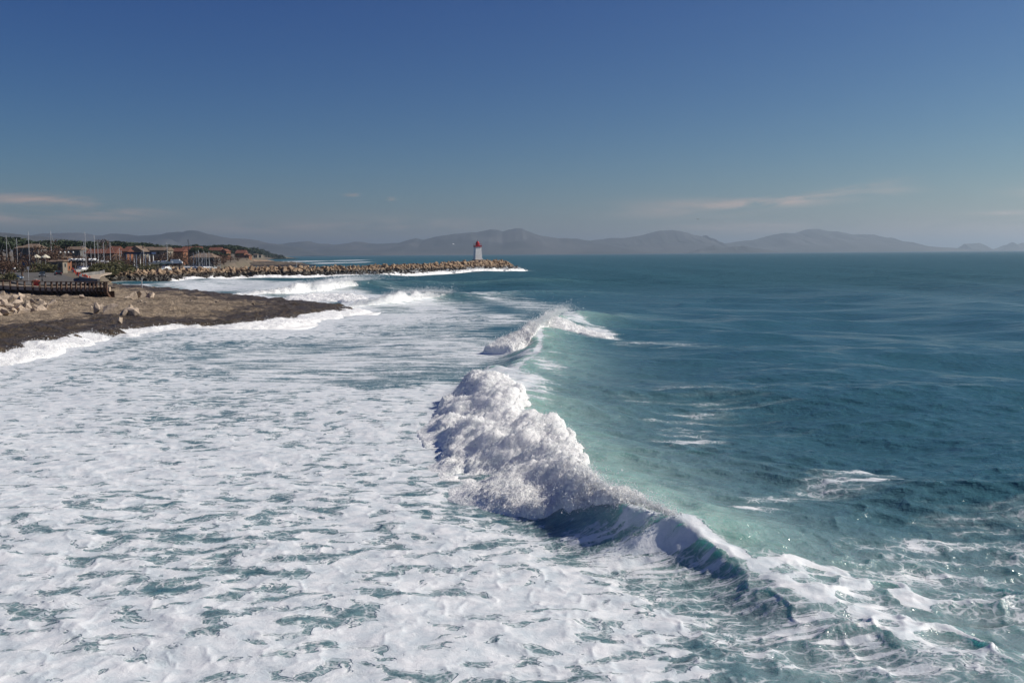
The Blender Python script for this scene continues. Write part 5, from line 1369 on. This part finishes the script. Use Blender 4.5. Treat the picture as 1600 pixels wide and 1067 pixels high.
veg = [(102, 399, 445, 1.5, 'bare', 'left of the globe lamps'), (117, 400, 450, 1.4, 'bare', 'below the dark grey house'), (136, 399, 448, 1.6, 'bare', 'under the left end of the long orange roof'), (149, 400, 447, 1.6, 'bare', 'under the middle of the long orange roof'),
       (163, 399.5, 449, 1.6, 'bare', 'under the right end of the long orange roof'), (188, 399, 452, 1.5, 'bare', 'before the small orange house'), (208, 399.5, 450, 1.5, 'bare', 'behind the blue canopy posts'), (219, 400, 452, 1.5, 'bare', 'behind the middle of the blue canopy'),
       (231, 398.5, 470, 1.5, 'bare', 'right of the blue canopy'), (241, 398, 472, 1.5, 'bare', 'before the left wall of the two storey house'), (291, 397, 472, 1.4, 'bare', 'at the left corner of the harbour hall'), (338, 400, 470, 1.5, 'bare', 'at the right corner of the harbour hall'),
       (350, 401, 560, 1.7, 'bare', 'on the slope right of the harbour hall'), (372, 402, 700, 1.8, 'bare', 'below the long sloping roof'), (386, 404, 760, 1.8, 'bare', 'beside the small bright orange house'), (326, 392, 640, 1.3, 'pine', 'above the right end of the harbour hall'),
       (346, 396, 700, 1.4, 'pine', 'under the sunlit gable'), (372, 397, 860, 1.4, 'pine', 'before the long sloping roof'), (394, 397, 1150, 1.5, 'pine', 'behind the small bright orange house'), (66, 384, 470, 1.2, 'pine', 'right of the grey hipped house'), (12, 376, 470, 1.3, 'pine', 'at the far left above the big bare tree')]
for k, (x, yt, Yd, w, kd, lab) in enumerate(veg):
    tree(kd, x, 408, yt, Yd, ('brown bare tree ' if kd == 'bare' else 'dark pine ') + lab, w, k)
# wooded headland far off: one mass
cl = []
for k in range(150):
    x = rg.uniform(330, 443); Yd = rg.uniform(1500, 2450)
    if x > 405: Yd = rg.uniform(2250, 2450)
    yt = np.interp(x, [330, 400, 412, 420, 430, 436, 443], [384, 387, 389.5, 394.5, 396.8, 398.5, 400.5])
    q = PY(x, yt + rg.uniform(0, 6) * min(1, (446 - x) / 20), Yd)
    cl.append((q.x, q.y, q.z - 4, rg.uniform(5, 9), rg.uniform(3.5, 6)))
hw = link('wood', leaf_mesh('wood', cl, 14000, 1.5, 99), M['leaf_pine']); tag(hw, 'dark pine wood covering the far headland', 'wood', kind='stuff')
# headland ground below the wood
pts_px = [(330, 400), (370, 398), (400, 396), (412, 396), (425, 399), (438, 401.5), (446, 403.5)]
n = 60; U = np.linspace(330, 446, n); T = np.array([PY(a, np.interp(a, [p_[0] for p_ in pts_px], [p_[1] for p_ in pts_px]), 2350) for a in U])
v_ = np.linspace(-1, 1, 12); X = T[:, 0:1] + 0 * v_; Y = 2350 + v_[None] * 170 + 0 * X; Zh = np.maximum(T[:, 2:3], .3) * (1 - v_[None] ** 4) * (1 + .2 * fbm(X * .02, Y * .02, oct=3, seed=90)) - .5
tag(link('headland', mesh_np('headland', np.stack([X, Y, Zh], -1).reshape(-1, 3), grid_faces(n, 12)[:, ::-1], True), M['earth']), 'low brown headland below the pine wood', 'headland', kind='structure')

# ------------------------------------------------------------------ birds
def gull(px, py, Y, span, rz, mat, label):
    q = PY(px, py, Y); o = empty('gull', q, rz, label, 'bird')
    s_ = span
    MB().tube([(-.28 * s_, 0, 0), (-.12 * s_, 0, .02 * s_), (.1 * s_, 0, .02 * s_), (.24 * s_, 0, .03 * s_), (.3 * s_, 0, .02 * s_)], [.015 * s_, .06 * s_, .07 * s_, .045 * s_, .01 * s_], 7).build('body', M[mat], o, smooth=True)
    for d in (-1, 1):
        mb = MB(); mb.add([(.10 * s_, d * .04 * s_, .03 * s_), (-.08 * s_, d * .04 * s_, .03 * s_), (-.06 * s_, d * .26 * s_, .13 * s_), (.10 * s_, d * .26 * s_, .13 * s_), (-.14 * s_, d * .5 * s_, .05 * s_),
                           (.10 * s_, d * .04 * s_, .055 * s_), (-.08 * s_, d * .04 * s_, .04 * s_), (-.06 * s_, d * .26 * s_, .14 * s_), (.10 * s_, d * .26 * s_, .15 * s_)],
                          [(0, 1, 2, 3), (3, 2, 4), (5, 8, 7, 6), (8, 4, 7), (0, 3, 8, 5), (3, 4, 8), (1, 6, 7, 2), (2, 7, 4), (0, 5, 6, 1)])
        mb.build('wing', M[mat], o)
gull(1090.5, 343, 160, .75, 1.2, 'bird_dark', 'dark bird flying alone above the hazy ridge')
gull(708, 382, 300, 1.3, .5, 'white_paint', 'pale gull flying left of the lighthouse')
